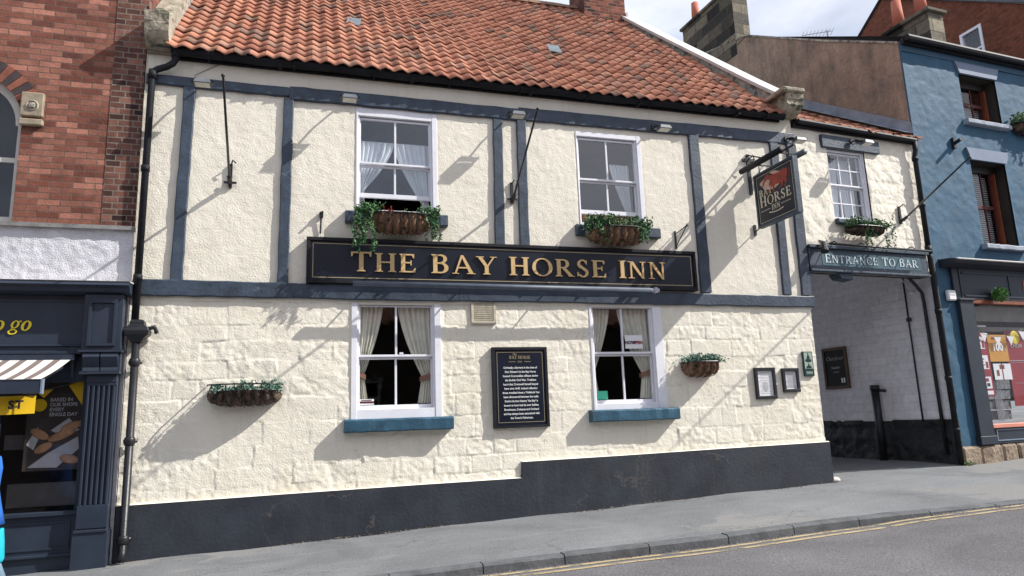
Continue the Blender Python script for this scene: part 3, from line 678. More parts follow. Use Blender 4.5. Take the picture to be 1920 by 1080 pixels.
# =============================================================== THE INN
inn = thing('inn_building', 'long cream painted inn with blue-grey timbers and an orange pantile roof, the largest building', 'building', (3, 0, -1.3))
XL, XR = -2.07, 8.08
W_UP = [(.665, 1.83, 2.90, 4.47), (4.03, 5.15, 2.87, 4.41)]
W_LO = [(.62, 1.84, .06, 1.60), (4.09, 5.29, .06, 1.60)]
relief('upper_wall', XL, XR+.03, 1.62, 4.99, W_UP, .022, cast_hf, 'render', inn)
# the wall foot follows the plinth
relief('lower_wall', XL, XR, -.98, 1.70, W_LO, .0145, stones_hf(XL, XR, -1.2, 1.8, 3, .0066), 'stone', inn)
def slab(root, name, x0, x1, z0, z1, holes, y0, y1, m):
    xs_ = sorted(set([x0, x1]+[h[0] for h in holes]+[h[1] for h in holes])); zs_ = sorted(set([z0, z1]+[h[2] for h in holes]+[h[3] for h in holes])); mb = MB()
    for a, b in zip(xs_[:-1], xs_[1:]):
        for c, d in zip(zs_[:-1], zs_[1:]):
            if any(h[0] <= (a+b)/2 <= h[1] and h[2] <= (c+d)/2 <= h[3] for h in holes): continue
            mb.box(a, b, y0, y1, c, d)
    return mb.build(name, m, root)
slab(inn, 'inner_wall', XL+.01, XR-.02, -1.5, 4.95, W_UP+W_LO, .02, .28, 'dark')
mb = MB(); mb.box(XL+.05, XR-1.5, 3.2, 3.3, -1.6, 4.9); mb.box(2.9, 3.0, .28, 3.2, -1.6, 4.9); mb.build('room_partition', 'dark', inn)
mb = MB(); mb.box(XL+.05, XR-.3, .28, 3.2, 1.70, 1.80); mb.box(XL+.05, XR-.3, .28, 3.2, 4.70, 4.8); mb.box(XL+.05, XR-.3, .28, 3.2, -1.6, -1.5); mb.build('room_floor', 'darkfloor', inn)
# right gable (runs back at a slant) and its return into the passage
mb = MB(); g0 = (8.07, .0); g1 = (6.2, 6.8)
def gable_pts(off):
    return [(0, -1.5), (0, 4.95), (4.3, 9.4), (7.0, 6.5), (7.0, -1.5)]
n = len(gable_pts(0)); vs = [(8.07-.30*p[0], p[0]+.02, p[1]) for p in gable_pts(0)]+[(7.80-.30*p[0], p[0]+.02, p[1]) for p in gable_pts(0)]
mb.add(vs, [tuple(range(n)), tuple(range(2*n-1, n-1, -1))]+[(i, n+i, n+(i+1) % n, (i+1) % n) for i in range(n)]); mb.build('gable_wall', 'passwall', inn)
mb = MB().prism([(.02, -1.5), (.02, 4.95), (4.3, 9.4), (8, 5.7), (8, -1.5)], -2.06, -1.80, axis='X'); mb.build('gable_wall', 'brickchimy', inn)
# plinth, stepped, following the slope
mb = MB(); r_ = random.Random(8)
top = [(-2.07, -.842), (-1.2, -.834), (0, -.822), (1.5, -.812), (2.93, -.806), (2.945, -.590), (4.5, -.578), (6.3, -.556), (8.12, -.540)]
bot = [(8.12, -1.30), (-2.07, -1.62)]
mb.prism(top+bot, -.045, .10); mb.build('plinth', 'plinth', inn, bevel=.006)
mb = MB()
for (a, b), (c, d) in zip(top[:-1], top[1:]):
    if c-a > .1: mb.add([(a, -.047, b), (c, -.047, d), (c, -.004, d+.012), (a, -.004, b+.012)], [(0,1,2,3)])
mb.build('plinth_fillet', 'stone', inn)
# timbers
def timber(p0, p1, w, y0=-.045, name='timber_post'): return jitter_bar(p0, p1, w, y0, .01).build(name, 'timber', inn)
timber((XL+.02, 4.595), (-.25, 4.585), .13, -.048, 'timber_beam'); timber((-.245, 4.58), (3.1, 4.578), .19, -.052, 'timber_beam'); timber((3.105, 4.595), (XR+.04, 4.615), .20, -.048, 'timber_beam')
timber((XL+.02, 1.782), (2.1, 1.760), .205, -.055, 'timber_beam'); timber((2.105, 1.760), (XR+.06, 1.738), .185, -.052, 'timber_beam')
for p0, p1, w in [((-1.56, 1.885), (-1.52, 4.53), .145), ((-.275, 1.875), (-.255, 4.49), .14), ((2.735, 2.4), (2.76, 4.48), .15), ((3.115, 2.4), (3.135, 4.49), .15), ((6.115, 1.86), (6.125, 4.51), .185),
                  ((7.635, 1.85), (7.69, 4.51), .16), ((8.02, 1.85), (8.05, 4.51), .19)]: timber(p0, p1, w)
# windows
f1 = sash_window(inn, .665, 1.83, 2.90, 4.47, .735, 1.71, 2.935, 3.64, 4.305, open_=.285, glass='skyglass', label='upper sash window pushed up at the bottom, white net curtains inside')
curtain(f1, .72, 1.22, 4.02, 2.92, 3.28, .07, 1, 'sheer', .168, False, .02); curtain(f1, 1.725, 1.22, 4.02, 2.92, 3.10, .09, -1, 'sheer', .168, False, .06)
bx(.70, 1.75, .20, .215, 4.02, 4.05).build('curtain_rail', 'white', f1)
f2 = sash_window(inn, 4.03, 5.15, 2.87, 4.41, 4.085, 5.035, 2.905, 3.625, 4.29, open_=.25, glass='skyglass', label='upper sash window with a brown slatted blind behind')
mb = MB(); z = 2.92
while z < 3.14: mb.box(4.06, 4.98, .16, .19, z, z+.022); z += .03
mb.build('slatted_blind', 'brownblind', f2)
curtain(f2, 5.05, 4.7, 4.0, 2.9, 3.2, .10, -1, 'sheer', .26, False)
f3 = sash_window(inn, .62, 1.84, .06, 1.63, .74, 1.705, .245, .89, 1.58, label='lower window with cream curtains tied back with brown bands')
curtain(f3, .70, 1.06, 1.64, .26, .66, .10, 1, 'curtain', .172); curtain(f3, 1.76, 1.26, 1.64, .26, .62, .17, -1, 'curtain', .172)
MB().box(.62, 1.84, .20, .55, .18, .21).build('inner_sill', 'white', f3)
mb = MB(); mb.box(.745, .93, .098, .0985+.001, .255, .33); mb.build('window_sticker', 'paper', f3)
mb = MB(); mb.box(.745, .93, .095, .0965, .275, .30); mb.box(.76, .9, .095, .0965, .31, .32); mb.build('sticker_print', 'horsedark', f3)
MB().box(1.27, 1.32, .03, .06, .92, .95).build('sash_lock', 'white', f3)
f4 = sash_window(inn, 4.09, 5.29, .06, 1.63, 4.17, 5.10, .225, .905, 1.595, label='lower window with a white notice in its upper pane')
curtain(f4, 4.13, 4.50, 1.64, .24, .66, .07, 1, 'curtain', .172, False); curtain(f4, 5.16, 4.62, 1.64, .24, .62, .18, -1, 'curtain', .172)
MB().box(4.09, 5.29, .20, .55, .16, .19).build('inner_sill', 'white', f4)
mb = MB(); mb.box(4.68, 4.97, .05, .052, .985, 1.19); mb.build('window_notice', 'paper', f4)
mb = MB(); text_mb(mb, 'NOW', .065, lambda u, v, w: (4.765+u, .046-w, 1.055+v), .002, bold=.002); mb.build('notice_lettering', 'navy', f4)
mb = MB(); text_mb(mb, 'OPEN', .065, lambda u, v, w: (4.885+u, .046-w, 1.055+v), .002, bold=.002); mb.build('notice_lettering', 'red', f4)
mb = MB(); mb.box(4.19, 4.36, .095, .097, .235, .36); mb.build('window_sticker', 'mint', f4)
for (x_, y_t) in ((1.15, 1.1), (4.75, 1.0)):
    tt = thing('pub_table', 'small dark table inside the %s lower window' % ('left' if x_ < 2 else 'right'), 'table', (x_, y_t, -1.5), 'pub tables')
    mb = MB(); mb.box(x_-.45, x_+.45, y_t-.3, y_t+.3, .10, .14); mb.build('table_top', 'oldwood', tt)
    for dx in (-.4, .4):
        for dy in (-.25, .25): MB().box(x_+dx-.03, x_+dx+.03, y_t+dy-.03, y_t+dy+.03, -1.5, .10).build('leg', 'oldwood', tt)
# stone sills
def sill(x0, x1, z0, z1, yd, name, m, root=None, y1=.02, parent=None):
    mb = MB(); n_ = 14; vs = []; 
    for i in range(n_+1):
        x = x0+(x1-x0)*i/n_; j = random.uniform(-.006, .006); k = random.uniform(-.006, .006)
        vs += [(x, y1, z0), (x, -yd+.015+j, z0+k), (x, -yd+j, z0+.015+k), (x, -yd+j, z1-.02+k), (x, -yd+.02+j, z1+k), (x, y1, z1+.008)]
    fs = [(i*6+k, i*6+(k+1) % 6, (i+1)*6+(k+1) % 6, (i+1)*6+k) for i in range(n_) for k in range(6)]+[tuple(range(6))[::-1], tuple(range(n_*6, n_*6+6))]
    mb.add(vs, [f[::-1] for f in fs]); return mb.build(name, m, parent or root)
sill(.53, 1.97, -.105, .062, .15, 'window_sill', 'teal', parent=f3); sill(4.0, 5.41, -.09, .078, .15, 'window_sill', 'teal', parent=f4)
sill(.52, 1.95, 2.735, 2.905, .11, 'window_sill', 'timber', parent=f1); sill(3.94, 5.34, 2.70, 2.865, .11, 'window_sill', 'timber', parent=f2)
MB().box(.66, 1.83, -.115, -.112, 2.89, 2.912).build('sill_edge', 'white', f1)
# air vent
vent = MB(); vent.box(2.28, 2.64, -.03, .0, 1.34, 1.385); vent.box(2.28, 2.315, -.025, .0, 1.385, 1.645); vent.box(2.605, 2.64, -.025, .0, 1.385, 1.645); vent.box(2.315, 2.605, -.012, .0, 1.385, 1.645)
for i in range(9): vent.box(2.325, 2.595, -.022, -.012, 1.40+i*.027, 1.412+i*.027)
vent.build('air_vent', mat('weathered_cream_vent', (.52,.48,.38), .8, .2, 12, .2), inn)
# roof: pantiles on the front slope, plain slope behind
def roof_z(y): return 5.0+(y+.2)
mb = MB(); mb.add([(-2.0, -.17, 4.985), (7.9, -.17, 4.985), (6.6, 4.25, 9.405), (-2.0, 4.25, 9.405)], [(0,1,2,3)]); mb.add([(-2.0, 4.25, 9.405), (6.6, 4.25, 9.405), (5.5, 8.4, 5.5), (-2.0, 8.4, 5.5)], [(0,1,2,3)]); mb.build('roof_underlay', 'slate', inn)
tile_roof('pantile_roof', inn, -1.80, 8.0, -.22, 4.985, R(45), 25, .205, .255, lambda x, y: x < 7.86-.24*y)
mb = MB(); x = -1.9
while x < 6.9:
    l = .42; pts = []
    for k in range(7): a = PI*k/6; pts.append((4.25-.14*math.cos(a), 9.40+.13*math.sin(a)+random.uniform(-.004, .004)))
    mb.prism(pts, x, x+l-.012, axis='X'); x += l
mb.build('ridge_tiles', mat('dull_ridge_tile', (.27,.17,.12), .9, .35, 6, .5, 14), inn)
patch_m = mat('dull_grey_patch', (.16,.19,.21), .8, .2, 6, .2, 20, spec=.2)
for (x, y) in [(.72, 1.50), (4.3, 1.42)]:
    mb = MB(); s_ = .13; zz = roof_z(y)+.045
    mb.add([(x-s_, y-.10, zz-.10), (x+s_*.8, y-.12, zz-.12), (x+s_, y+.09, zz+.11), (x-s_*.7, y+.11, zz+.13), (x-s_, y-.12, zz-.14), (x+s_*.8, y-.14, zz-.16)], [(0,1,2,3), (4,5,1,0)])
    mb.build('lead_patch', patch_m, inn)
# chimney on the ridge
mb = MB(); mb.box(6.02, 7.05, 3.75, 4.60, 8.4, 10.6); ch = mb.build('chimney', 'brickchim', inn)
mb = MB(); mb.box(5.97, 7.10, 3.70, 4.65, 10.6, 10.75); mb.build('chimney_cap', 'sand', ch)
mb = MB(); mb.box(5.98, 7.09, 3.70, 3.752, 8.60, 8.80); mb.box(7.05, 7.10, 3.70, 4.5, 8.6, 9.2); mb.build('chimney_flashing', 'lead', ch)
for x in (6.3, 6.78):
    mb = MB(); mb.tube([(x, 4.17, 10.75), (x, 4.17, 11.2)], [.14, .11], 12); mb.build('chimney_pot', 'pot', ch, smooth=True)
# copings and kneelers
def coping(pts, wl, wr, th, name, m, under):
    """pts: (x, y, z) along the slope at the inner top edge; flat stones, with the parapet under them"""
    mb = MB(); vs = []
    for (x, y, z) in pts: vs += [(x, y, z), (x+wr, y, z+.01), (x+wr, y+.02, z-th), (x, y+.02, z-th)]
    mb.add(vs, [(i*4+k, i*4+(k+1) % 4, i*4+4+(k+1) % 4, i*4+4+k) for i in range(len(pts)-1) for k in range(4)]+[(3,2,1,0), tuple(range(len(vs)-4, len(vs)))]); mb.build(name, m, inn)
    mb = MB(); vs = []
    for (x, y, z) in pts: vs += [(x+.04, y+.04, z-th), (x+wr-.04, y+.04, z-th), (x+wr-.04, y+.04, max(z-1.1, 4.99)), (x+.04, y+.04, max(z-1.1, 4.99))]
    mb.add(vs, [(i*4+k, i*4+(k+1) % 4, i*4+4+(k+1) % 4, i*4+4+k) for i in range(len(pts)-1) for k in range(4)]+[(3,2,1,0), tuple(range(len(vs)-4, len(vs)))]); mb.build('gable_parapet', under, inn)
cp = []
for i in range(15):
    y = -.10+4.3*i/14; lift = .20+.10*math.exp(-y*1.2)+.05*math.sin(y*1.3)*.4
    cp.append((7.84-.235*y, y, roof_z(y)+lift))
coping(cp, .0, .30, .055, 'coping_stone', 'lead', 'parapet')
cp = [(-2.06, -.08+4.3*i/10, roof_z(-.08+4.3*i/10)+.34) for i in range(11)]
coping(cp, 0, .30, .07, 'coping_stone', 'sand', 'parapet')
def kneeler(x0, x1, y0, y1, z0, z1, flip=False):
    mb = MB(); n_ = 8; vs = []; prof = [(0, .55), (.10, .30), (.22, .12), (.40, .0), (.62, -.02), (.70, -.06), (1.0, -.10)]
    rr = random.Random(3 if flip else 4); prof = prof if not flip else prof
    P_ = [(y0+(y1-y0)*p[1], z0+(z1-z0)*p[0]) for p in prof]+[(y1, z1+.02), (y1, z0)]
    seg = 5; k = len(P_)
    for i in range(seg+1):
        for (y, z) in P_: vs.append((x0+(x1-x0)*i/seg, y+rr.uniform(-.012, .012), z+rr.uniform(-.012, .012)))
    mb.add(vs, [(i*k+j, i*k+(j+1) % k, (i+1)*k+(j+1) % k, (i+1)*k+j) for i in range(seg) for j in range(k)]+[tuple(range(k))[::-1], tuple(range(seg*k, seg*k+k))])
    return mb.build('kneeler_stone', 'sand', inn)
kneeler(-2.06, -1.77, -.30, .08, 4.99, 5.42); kneeler(7.82, 8.16, -.32, .06, 4.99, 5.31, True)
MB().box(-2.06, -1.74, -.06, .06, 4.96, 4.998).build('kneeler_corbel', 'sand', inn)
MB().box(7.72, 8.17, -.40, .10, 5.315, 5.40).build('kneeler_slab', 'sand', inn, bevel=.02)
# eaves board and gutter
MB().box(-1.75, 7.86, -.045, -.004, 4.905, 4.99).build('eaves_board', 'gutter', inn)
mb = MB(); n_ = 40; vs = []
for i in range(n_+1):
    x = -1.74+9.62*i/n_; sag = .006*math.sin(i*.9)+.004*math.sin(i*2.3)
    for k in range(9):
        a = PI+PI*k/8; vs.append((x, -.125+.075*math.cos(a), 4.985+sag+.075*math.sin(a)))
    for k in range(9):
        a = 2*PI-PI*k/8; vs.append((x, -.125+.068*math.cos(a), 4.985+sag+.068*math.sin(a)))
mb.add(vs, [(i*18+k, i*18+(k+1) % 18, (i+1)*18+(k+1) % 18, (i+1)*18+k) for i in range(n_) for k in range(18)]+[tuple(range(18)), tuple(range(n_*18+17, n_*18-1, -1))])
for i in range(9): x = -1.3+1.1*i; mb.box(x, x+.02, -.212, -.195, 4.93, 5.0); mb.box(x, x+.02, -.21, -.02, 4.895, 4.908)
for i in range(5): x = -.4+1.83*i; mb.box(x, x+.05, -.207, -.04, 4.899, 4.912)
gut = mb.build('gutter', 'gutter', inn, smooth=False)
mb = MB(); mb.tube([(-1.70, -.13, 4.98), (-1.70, -.13, 4.84), (-1.73, -.125, 4.79), (-1.80, -.11, 4.745), (-1.90, -.095, 4.71), (-1.96, -.09, 4.67), (-1.972, -.09, 4.60), (-1.985, -.09, 1.32)], .043, 10); mb.tube([(-1.70, -.13, 4.99), (-1.70, -.13, 4.88)], .052, 10); mb.tube([(-1.965, -.09, 4.69), (-1.972, -.09, 4.56)], .052, 10); mb.tube([(-1.98, -.09, 3.36), (-1.98, -.09, 3.28)], .053, 10); mb.tube([(-1.984, -.09, 1.93), (-1.984, -.09, 1.86)], .053, 10)
mb.build('downpipe', 'gutter', inn, smooth=True)
mb = MB()
prof = [(1.36, .055), (1.33, .075), (1.29, .078), (1.26, .11), (1.22, .125), (1.17, .12), (1.13, .08), (1.08, .052)]
vs = []
for (z, h) in prof:
    for (sx, sy) in ((-1, -1), (1.2, -1), (1.2, 1), (-1, 1)): vs.append((-1.955+sx*h, -.10+sy*h*.75, z))
mb.add(vs, [(i*4+k, i*4+4+k, i*4+4+(k+1) % 4, i*4+(k+1) % 4) for i in range(len(prof)-1) for k in range(4)]+[(0,1,2,3)]); mb.tube([(-1.86, -.10, 1.24), (-1.76, -.10, 1.27), (-1.74, -.06, 1.2)], .03, 8)
hop = mb.build('rainwater_hopper', 'black', inn, bevel=.006)
mb = MB(); mb.tube([(-1.955, -.10, 1.10), (-1.955, -.10, -1.36), (-1.95, -.16, -1.44)], .045, 10)
for z in (.84, -.10, -1.22): mb.tube([(-1.955, -.10, z-.05), (-1.955, -.10, z-.03), (-1.955, -.10, z+.03), (-1.955, -.10, z+.05)], [.05, .062, .062, .05], 10); mb.box(-2.03, -1.88, -.075, -.05, z-.02, z+.02)
mb.build('downpipe', 'black', inn, smooth=True)

# =============================================================== things on the inn
sg = thing('fascia_sign', 'long black sign board with gold capitals reading THE BAY HORSE INN', 'sign', (2.97, 0, 1.88))
SZ = lambda x: (1.872, 2.505)
mb = MB(); mb.box(.065, 5.885, -.075, -.0, 1.925, 2.455); mb.build('board', 'signblack', sg)
mb = MB()
for (a, b, c, d) in ((.02, 5.93, 2.455, 2.505), (.02, 5.93, 1.872, 1.925)): mb.box(a, b, -.105, .0, c, d)
mb.box(.02, .065, -.103, 0, 1.925, 2.455); mb.box(5.885, 5.93, -.103, 0, 1.925, 2.455); mb.build('frame', 'gutter', sg, bevel=.006)
mb = MB()
for (a, b, c, d) in ((.10, 5.85, 2.418, 2.428), (.10, 5.85, 1.950, 1.960)): mb.box(a, b, -.0785, -.0745, c, d)
for (a, b) in ((.10, .109), (5.841, 5.85)): mb.box(a, b, -.0785, -.0745, 1.960, 2.418)
mb.build('gold_border', 'goldline', sg)
words(sg, 'THE BAY HORSE INN', .262, .59, 5.385, lambda u, v, w: (u, -.078-w, 2.045+v), .024, 1.05, 'gold')
tl = thing('trough_light', 'long grey tubular trough light along the bottom of the black sign board', 'light', (2.85, -.1, 1.84))
mb = MB(); mb.tube([(.62, -.27, 1.84), (5.0, -.27, 1.83)], .036, 10); mb.build('tube_housing', mat('grey_blue_tube_metal', (.085,.105,.14), .5, .2, 5, .05, spec=.4), tl, smooth=True)
mb = MB(); mb.tube([(5.0, -.27, 1.83), (5.14, -.27, 1.829)], .03, 10); mb.box(5.06, 5.10, -.31, -.23, 1.79, 1.87); mb.build('end_cap', 'aluminium', tl)
for x in (.9, 2.2, 3.5, 4.8):
    mb = MB(); mb.tube([(x, -.27, 1.84), (x, -.14, 1.90), (x, -.104, 1.90)], .012, 6); mb.build('bracket', 'black', tl)
for x, z, l in [(-1.32, 4.460, 'leftmost floodlight on the top beam, above the tall left panel'), (.55, 4.440, 'floodlight on the top beam beside the open upper window'), (2.98, 4.435, 'floodlight on the top beam above the twin timber posts'), (5.40, 4.445, 'floodlight on the top beam right of the blind window'), (7.95, 4.460, 'floodlight on the top beam above the hanging sign')]:
    floodlight(x, z, 'small grey '+l, 'floodlights along the top beam')
# flag pole brackets
def flagpole(base, tip, label, group='flagpole brackets'):
    t = thing('flagpole', label, 'flagpole', base, group)
    mb = MB(); x, y, z = base; mb.box(x-.022, x+.022, y-.035, y, z-.05, z+.28); mb.box(x-.08, x+.08, y-.05, y-.035, z+.0, z+.03)
    mb.tube([(x, y-.03, z+.26), (x+.03, y-.10, z+.31), (x+.07, y-.10, z+.27)], .010, 6)
    mb.tube([(x, y-.02, z), (x, y-.18, z+.05)], .030, 8); mb.build('wall_bracket', 'black', t)
    mb = MB(); b = Vector((x, y-.10, z+.02)); e = Vector(tip); mb.tube([b, e], [.017, .013], 8); mb.ball(e, .022, 8, 6); mb.build('pole', 'black', t, smooth=True)
flagpole((-.97, 0, 3.20), (-.89, -1.95, 3.78), 'thin black pole jutting from the wall right of the leftmost timber post')
flagpole((2.945, 0, 3.20), (2.72, -1.95, 3.75), 'thin black pole jutting from between the twin timber posts')
t = thing('hook_bracket', 'short black iron hook on the wall above the left end of the long sign', 'bracket', (.2, 0, 2.6))
mb = MB(); mb.tube([(.195, -.02, 2.57), (.20, -.03, 2.70), (.205, -.05, 2.86)], .013, 6); mb.box(.18, .23, -.06, -.0, 2.80, 2.87); mb.tube([(.205, -.05, 2.86), (.22, -.12, 2.85)], .016, 6); mb.build('hook', 'black', t)
t = thing('hanging_bracket', 'small black triangular wall bracket right of the blind window', 'bracket', (5.65, 0, 2.6))
mb = MB(); mb.box(5.635, 5.665, -.02, 0, 2.56, 2.85); mb.tube([(5.65, -.02, 2.80), (5.66, -.34, 2.85)], .008, 6); mb.tube([(5.65, -.02, 2.60), (5.66, -.34, 2.84)], .008, 6); mb.tube([(5.66, -.34, 2.84), (5.66, -.37, 2.87), (5.66, -.39, 2.83)], .012, 6); mb.build('arm', 'black', t)
# baskets
G = 'wall planters with coir liners'
basket('hayrack_planter', 'wide dark hayrack planter alone on the lower wall at the far left, sparse blue-green sprigs', -1.14, -.24, .46, .27, .33, 'coirdark',
       [('sprigs', 40, -1.08, -.80, .10, .045, 0), ('sprigs', 50, -.80, -.55, .14, .045, 0), ('sprigs', 50, -.50, -.27, .14, .045, 0)], 3, G, rim=.08)
basket('hayrack_planter', 'small rounded planter right of the lower notice window, frosted green tops', 5.56, 6.16, .75, .53, .30, 'coir', [('foliage', 220, 5.56, 6.16, .13, .04, 0)], 1, G, fol='leafblue')
basket('hayrack_planter', 'planter under the net-curtained upper window, ivy trailing over the sign', .80, 1.70, 2.82, 2.56, .26, 'coir',
       [('trailing_ivy', 14, .64, .86, 0, .05, .66), ('trailing_ivy', 11, 1.60, 1.78, 0, .05, .46), ('foliage', 75, .66, .95, .17, .05, 0), ('foliage', 70, 1.5, 1.78, .15, .05, 0), ('red_flowers', 12, 1.02, 1.16, .10, .045, 0), ('pale_sprigs', 12, 1.25, 1.55, .08, .04, 0)], 1, G, y=-.11)
basket('hayrack_planter', 'full planter of mixed greenery under the blind window', 4.06, 5.02, 2.78, 2.53, .27, 'coir',
       [('foliage', 190, 4.02, 4.5, .20, .055, 0), ('foliage', 110, 4.7, 5.05, .18, .055, 0), ('pale_sprigs', 80, 4.3, 4.85, .20, .05, 0), ('trailing_ivy', 12, 4.02, 4.35, 0, .05, .28), ('trailing_ivy', 12, 4.82, 5.06, 0, .05, .30)], 1, G, y=-.11)
# history plaque
pq = thing('history_plaque', 'black framed board with white centred text on the wall between the lower windows', 'plaque', (2.96, 0, -.12))
mb = MB(); mb.box(2.59, 3.34, -.045, .0, -.09, .975); mb.build('board', 'signblack', pq)
mb = MB(); mb.box(2.555, 3.375, -.062, .0, .968, 1.005); mb.box(2.555, 3.375, -.062, .0, -.125, -.09); mb.box(2.555, 2.592, -.060, .0, -.09, .968); mb.box(3.338, 3.375, -.060, .0, -.09, .968); mb.build('frame', 'gutter', pq)
mb = MB()
for (a, b, c, d) in ((2.625, 3.305, .930, .935), (2.625, 3.305, -.05, -.045), (2.625, 2.630, -.045, .930), (3.300, 3.305, -.045, .930), (2.80, 2.90, .795, .800), (3.03, 3.13, .795, .800)): mb.box(a, b, -.0475, -.0445, c, d)
mb.build('gold_border', 'goldline', pq)
fq = lambda u, v, w: (2.965+u, -.046-w, v)
mb = MB(); serif(mb, 'BAY HORSE', .042, -.155, .155, lambda u, v, w: (2.965+u, -.046-w, .838+v), .002, 1.1); serif(mb, 'INN', .024, -.03, .03, lambda u, v, w: (2.965+u, -.046-w, .785+v), .002, 1.)
text_mb(mb, 'The', .042, lambda u, v, w: (2.885+u, -.046-w, .888+v), .002, shear=.4); mb.build('gold_lettering', 'goldline', pq)
lines = ['Originally a Burgage in the time of', 'King Edward 1st the Bay Horse', 'housed Cromwellian officers during', 'the English Civil War. Tradition', 'has it that Cromwell himself stayed', 'here circa 1645. Indeed reflecting', "those troubled times a 'Hidehole' has", 'been discovered between the walls.', "During its long history 'the Bay' is", 'known to have had its own Stables,', 'Brewhouse, Cottages and Orchard', 'and has always been associated with', "the Town's Fishermen."]
mb = MB()
for i, s_ in enumerate(lines): text_mb(mb, s_, .041, lambda u, v, w, i=i: (2.967+u, -.046-w, .700-.0585*i+v), .002, bold=.0009, width=.88)
mb.build('white_lettering', 'letterwhite', pq)
# notice frames and bottle plate
def notice(x0, x1, z0, z1, label, big):
    t = thing('notice_frame', label, 'notice case', ((x0+x1)/2, 0, z0), 'notice frames by the passage'); b = .05
    mb = MB(); mb.box(x0, x1, -.05, 0, z1-b, z1); mb.box(x0, x1, -.05, 0, z0, z0+b); mb.box(x0, x0+b, -.048, 0, z0+b, z1-b); mb.box(x1-b, x1, -.048, 0, z0+b, z1-b); mb.build('frame', 'black', t, bevel=.004)
    mb = MB(); mb.box(x0+b, x1-b, -.02, -.002, z0+b, z1-b); mb.build('paper_sheet', 'paper', t)
    mb = MB(); c = (x0+x1)/2; r2 = random.Random(9); nl = 22 if not big else 14
    for i in range(nl):
        z = z1-b-.02-(z1-z0-2*b-.04)*i/nl; l = (x1-x0-2*b)*r2.uniform(.5, .85)/2
        mb.box(c-l, c+l, -.0225, -.0195, z-.006, z)
    if big: mb.ball((c, -.02, (z0+z1)/2-.05), .055, 14, 8, sc_=(1, .05, 1.5))
    mb.build('printing', 'print', t); mb = MB(); mb.box(x1-.015, x1+.012, -.055, -.04, (z0+z1)/2-.03, (z0+z1)/2+.0); mb.build('lock', 'aluminium', t)
notice(6.85, 7.23, .165, .66, 'larger black framed notice with white printed sheet, left of the pair', True)
notice(7.365, 7.68, .262, .645, 'smaller black framed notice with white sheet, beside the bottle plate', False)
t = thing('bottle_plate', 'narrow dark green plate with a bottle and glass outline by the passage corner', 'sign', (7.89, 0, .5))
mb = MB(); mb.box(7.80, 7.985, -.035, 0, .51, .91); mb.build('plate', 'green', t)
mb = MB(); mb.box(7.815, 7.97, -.038, -.034, .63, .895); mb.build('pale_panel', 'aged', t)
mb = MB(); mb.prism([(7.87,.77),(7.87,.83),(7.888,.845),(7.888,.885),(7.903,.885),(7.903,.845),(7.92,.83),(7.92,.77)], -.041, -.0375); mb.ball((7.893, -.038, .765), .06, 16, 8, sc_=(1.1, .07, .5)); mb.prism([(7.84,.64),(7.85,.67),(7.885,.69),(7.885,.72),(7.90,.72),(7.90,.69),(7.935,.67),(7.945,.64)], -.041, -.0375); mb.build('bottle_outline', 'green', t)
mb = MB()
for a, b in ((.545, .553), (.565, .583)): mb.box(7.83, 7.955, -.0375, -.0345, a, b)
mb.build('pale_lettering', 'aged', t)
# hanging sign, square to the wall
hs = thing('hanging_sign', 'black double-sided board hanging square to the wall with a red-brown horse above BAY HORSE INN', 'sign', (7.15, 0, 2.9))
hx = 7.15; Y0, Y1, Z0, Z1 = -.16, -1.14, 2.915, 3.815
mb = MB(); mb.box(hx-.03, hx+.03, Y1+.03, Y0-.03, Z0+.03, Z1-.03); mb.build('board', 'signblack', hs)
mb = MB(); mb.box(hx-.045, hx+.045, Y1, Y0, Z1-.035, Z1); mb.box(hx-.045, hx+.045, Y1, Y0, Z0, Z0+.035); mb.box(hx-.044, hx+.044, Y1, Y1+.035, Z0+.035, Z1-.035); mb.box(hx-.044, hx+.044, Y0-.035, Y0, Z0+.035, Z1-.035); mb.build('frame', 'timber', hs)
fh = lambda u, v, w: (hx-.031-w, Y0-u, Z0+v)      # u from the wall outwards, v up
def hbox(mb, u0, u1, v0, v1, d=.003): a = fh(u0, v0, 0); b = fh(u1, v1, d); mb.box(min(a[0], b[0]), max(a[0], b[0]), min(a[1], b[1]), max(a[1], b[1]), a[2], b[2])
mb = MB(); hbox(mb, .06, .92, .835, .841); hbox(mb, .06, .92, .06, .066); hbox(mb, .06, .066, .066, .835); hbox(mb, .914, .92, .066, .835); hbox(mb, .10, .33, .245, .253); hbox(mb, .60, .83, .245, .253)
for i in range(10): a = -.17+.034*i; z = .155+.5*(a**2)*1.6; hbox(mb, .49+a-.018, .49+a+.018, z, z+.016)
mb.build('gold_border', 'lettercream', hs)
words(hs, 'HORSE', .150, .10, .86, lambda u, v, w: fh(u, .315+v, w), .004, 1.15, 'lettercream'); words(hs, 'BAY', .105, .10, .42, lambda u, v, w: fh(u, .49+v, w), .004, 1.15, 'lettercream'); words(hs, 'INN', .085, .375, .575, lambda u, v, w: fh(u, .205+v, w), .004, 1., 'lettercream')
def hpoly(mb, pts, d, mi=0):
    n_ = len(pts); vs = [fh(p[0], p[1], d) for p in pts]+[fh(p[0], p[1], 0) for p in pts]; mb.add(vs, [tuple(range(n_))[::-1], tuple(range(n_, 2*n_))]+[(i, (i+1) % n_, n_+(i+1) % n_, n_+i) for i in range(n_)], mi)
mb = MB(); cl = [(.34+.30*math.cos(a)*(1+.12*math.sin(5*a))+.12, .68+.13*math.sin(a)*(1+.1*math.cos(4*a))) for a in [2*PI*i/30 for i in range(30)]]; hpoly(mb, cl, .002); mb.build('painted_sky', 'cloud', hs)
mb = MB()
hpoly(mb, [(.36,.62),(.42,.57),(.54,.585),(.62,.57),(.72,.585),(.80,.64),(.83,.72),(.80,.765),(.72,.775),(.62,.755),(.52,.765),(.46,.76),(.41,.72)], .004)        # trunk
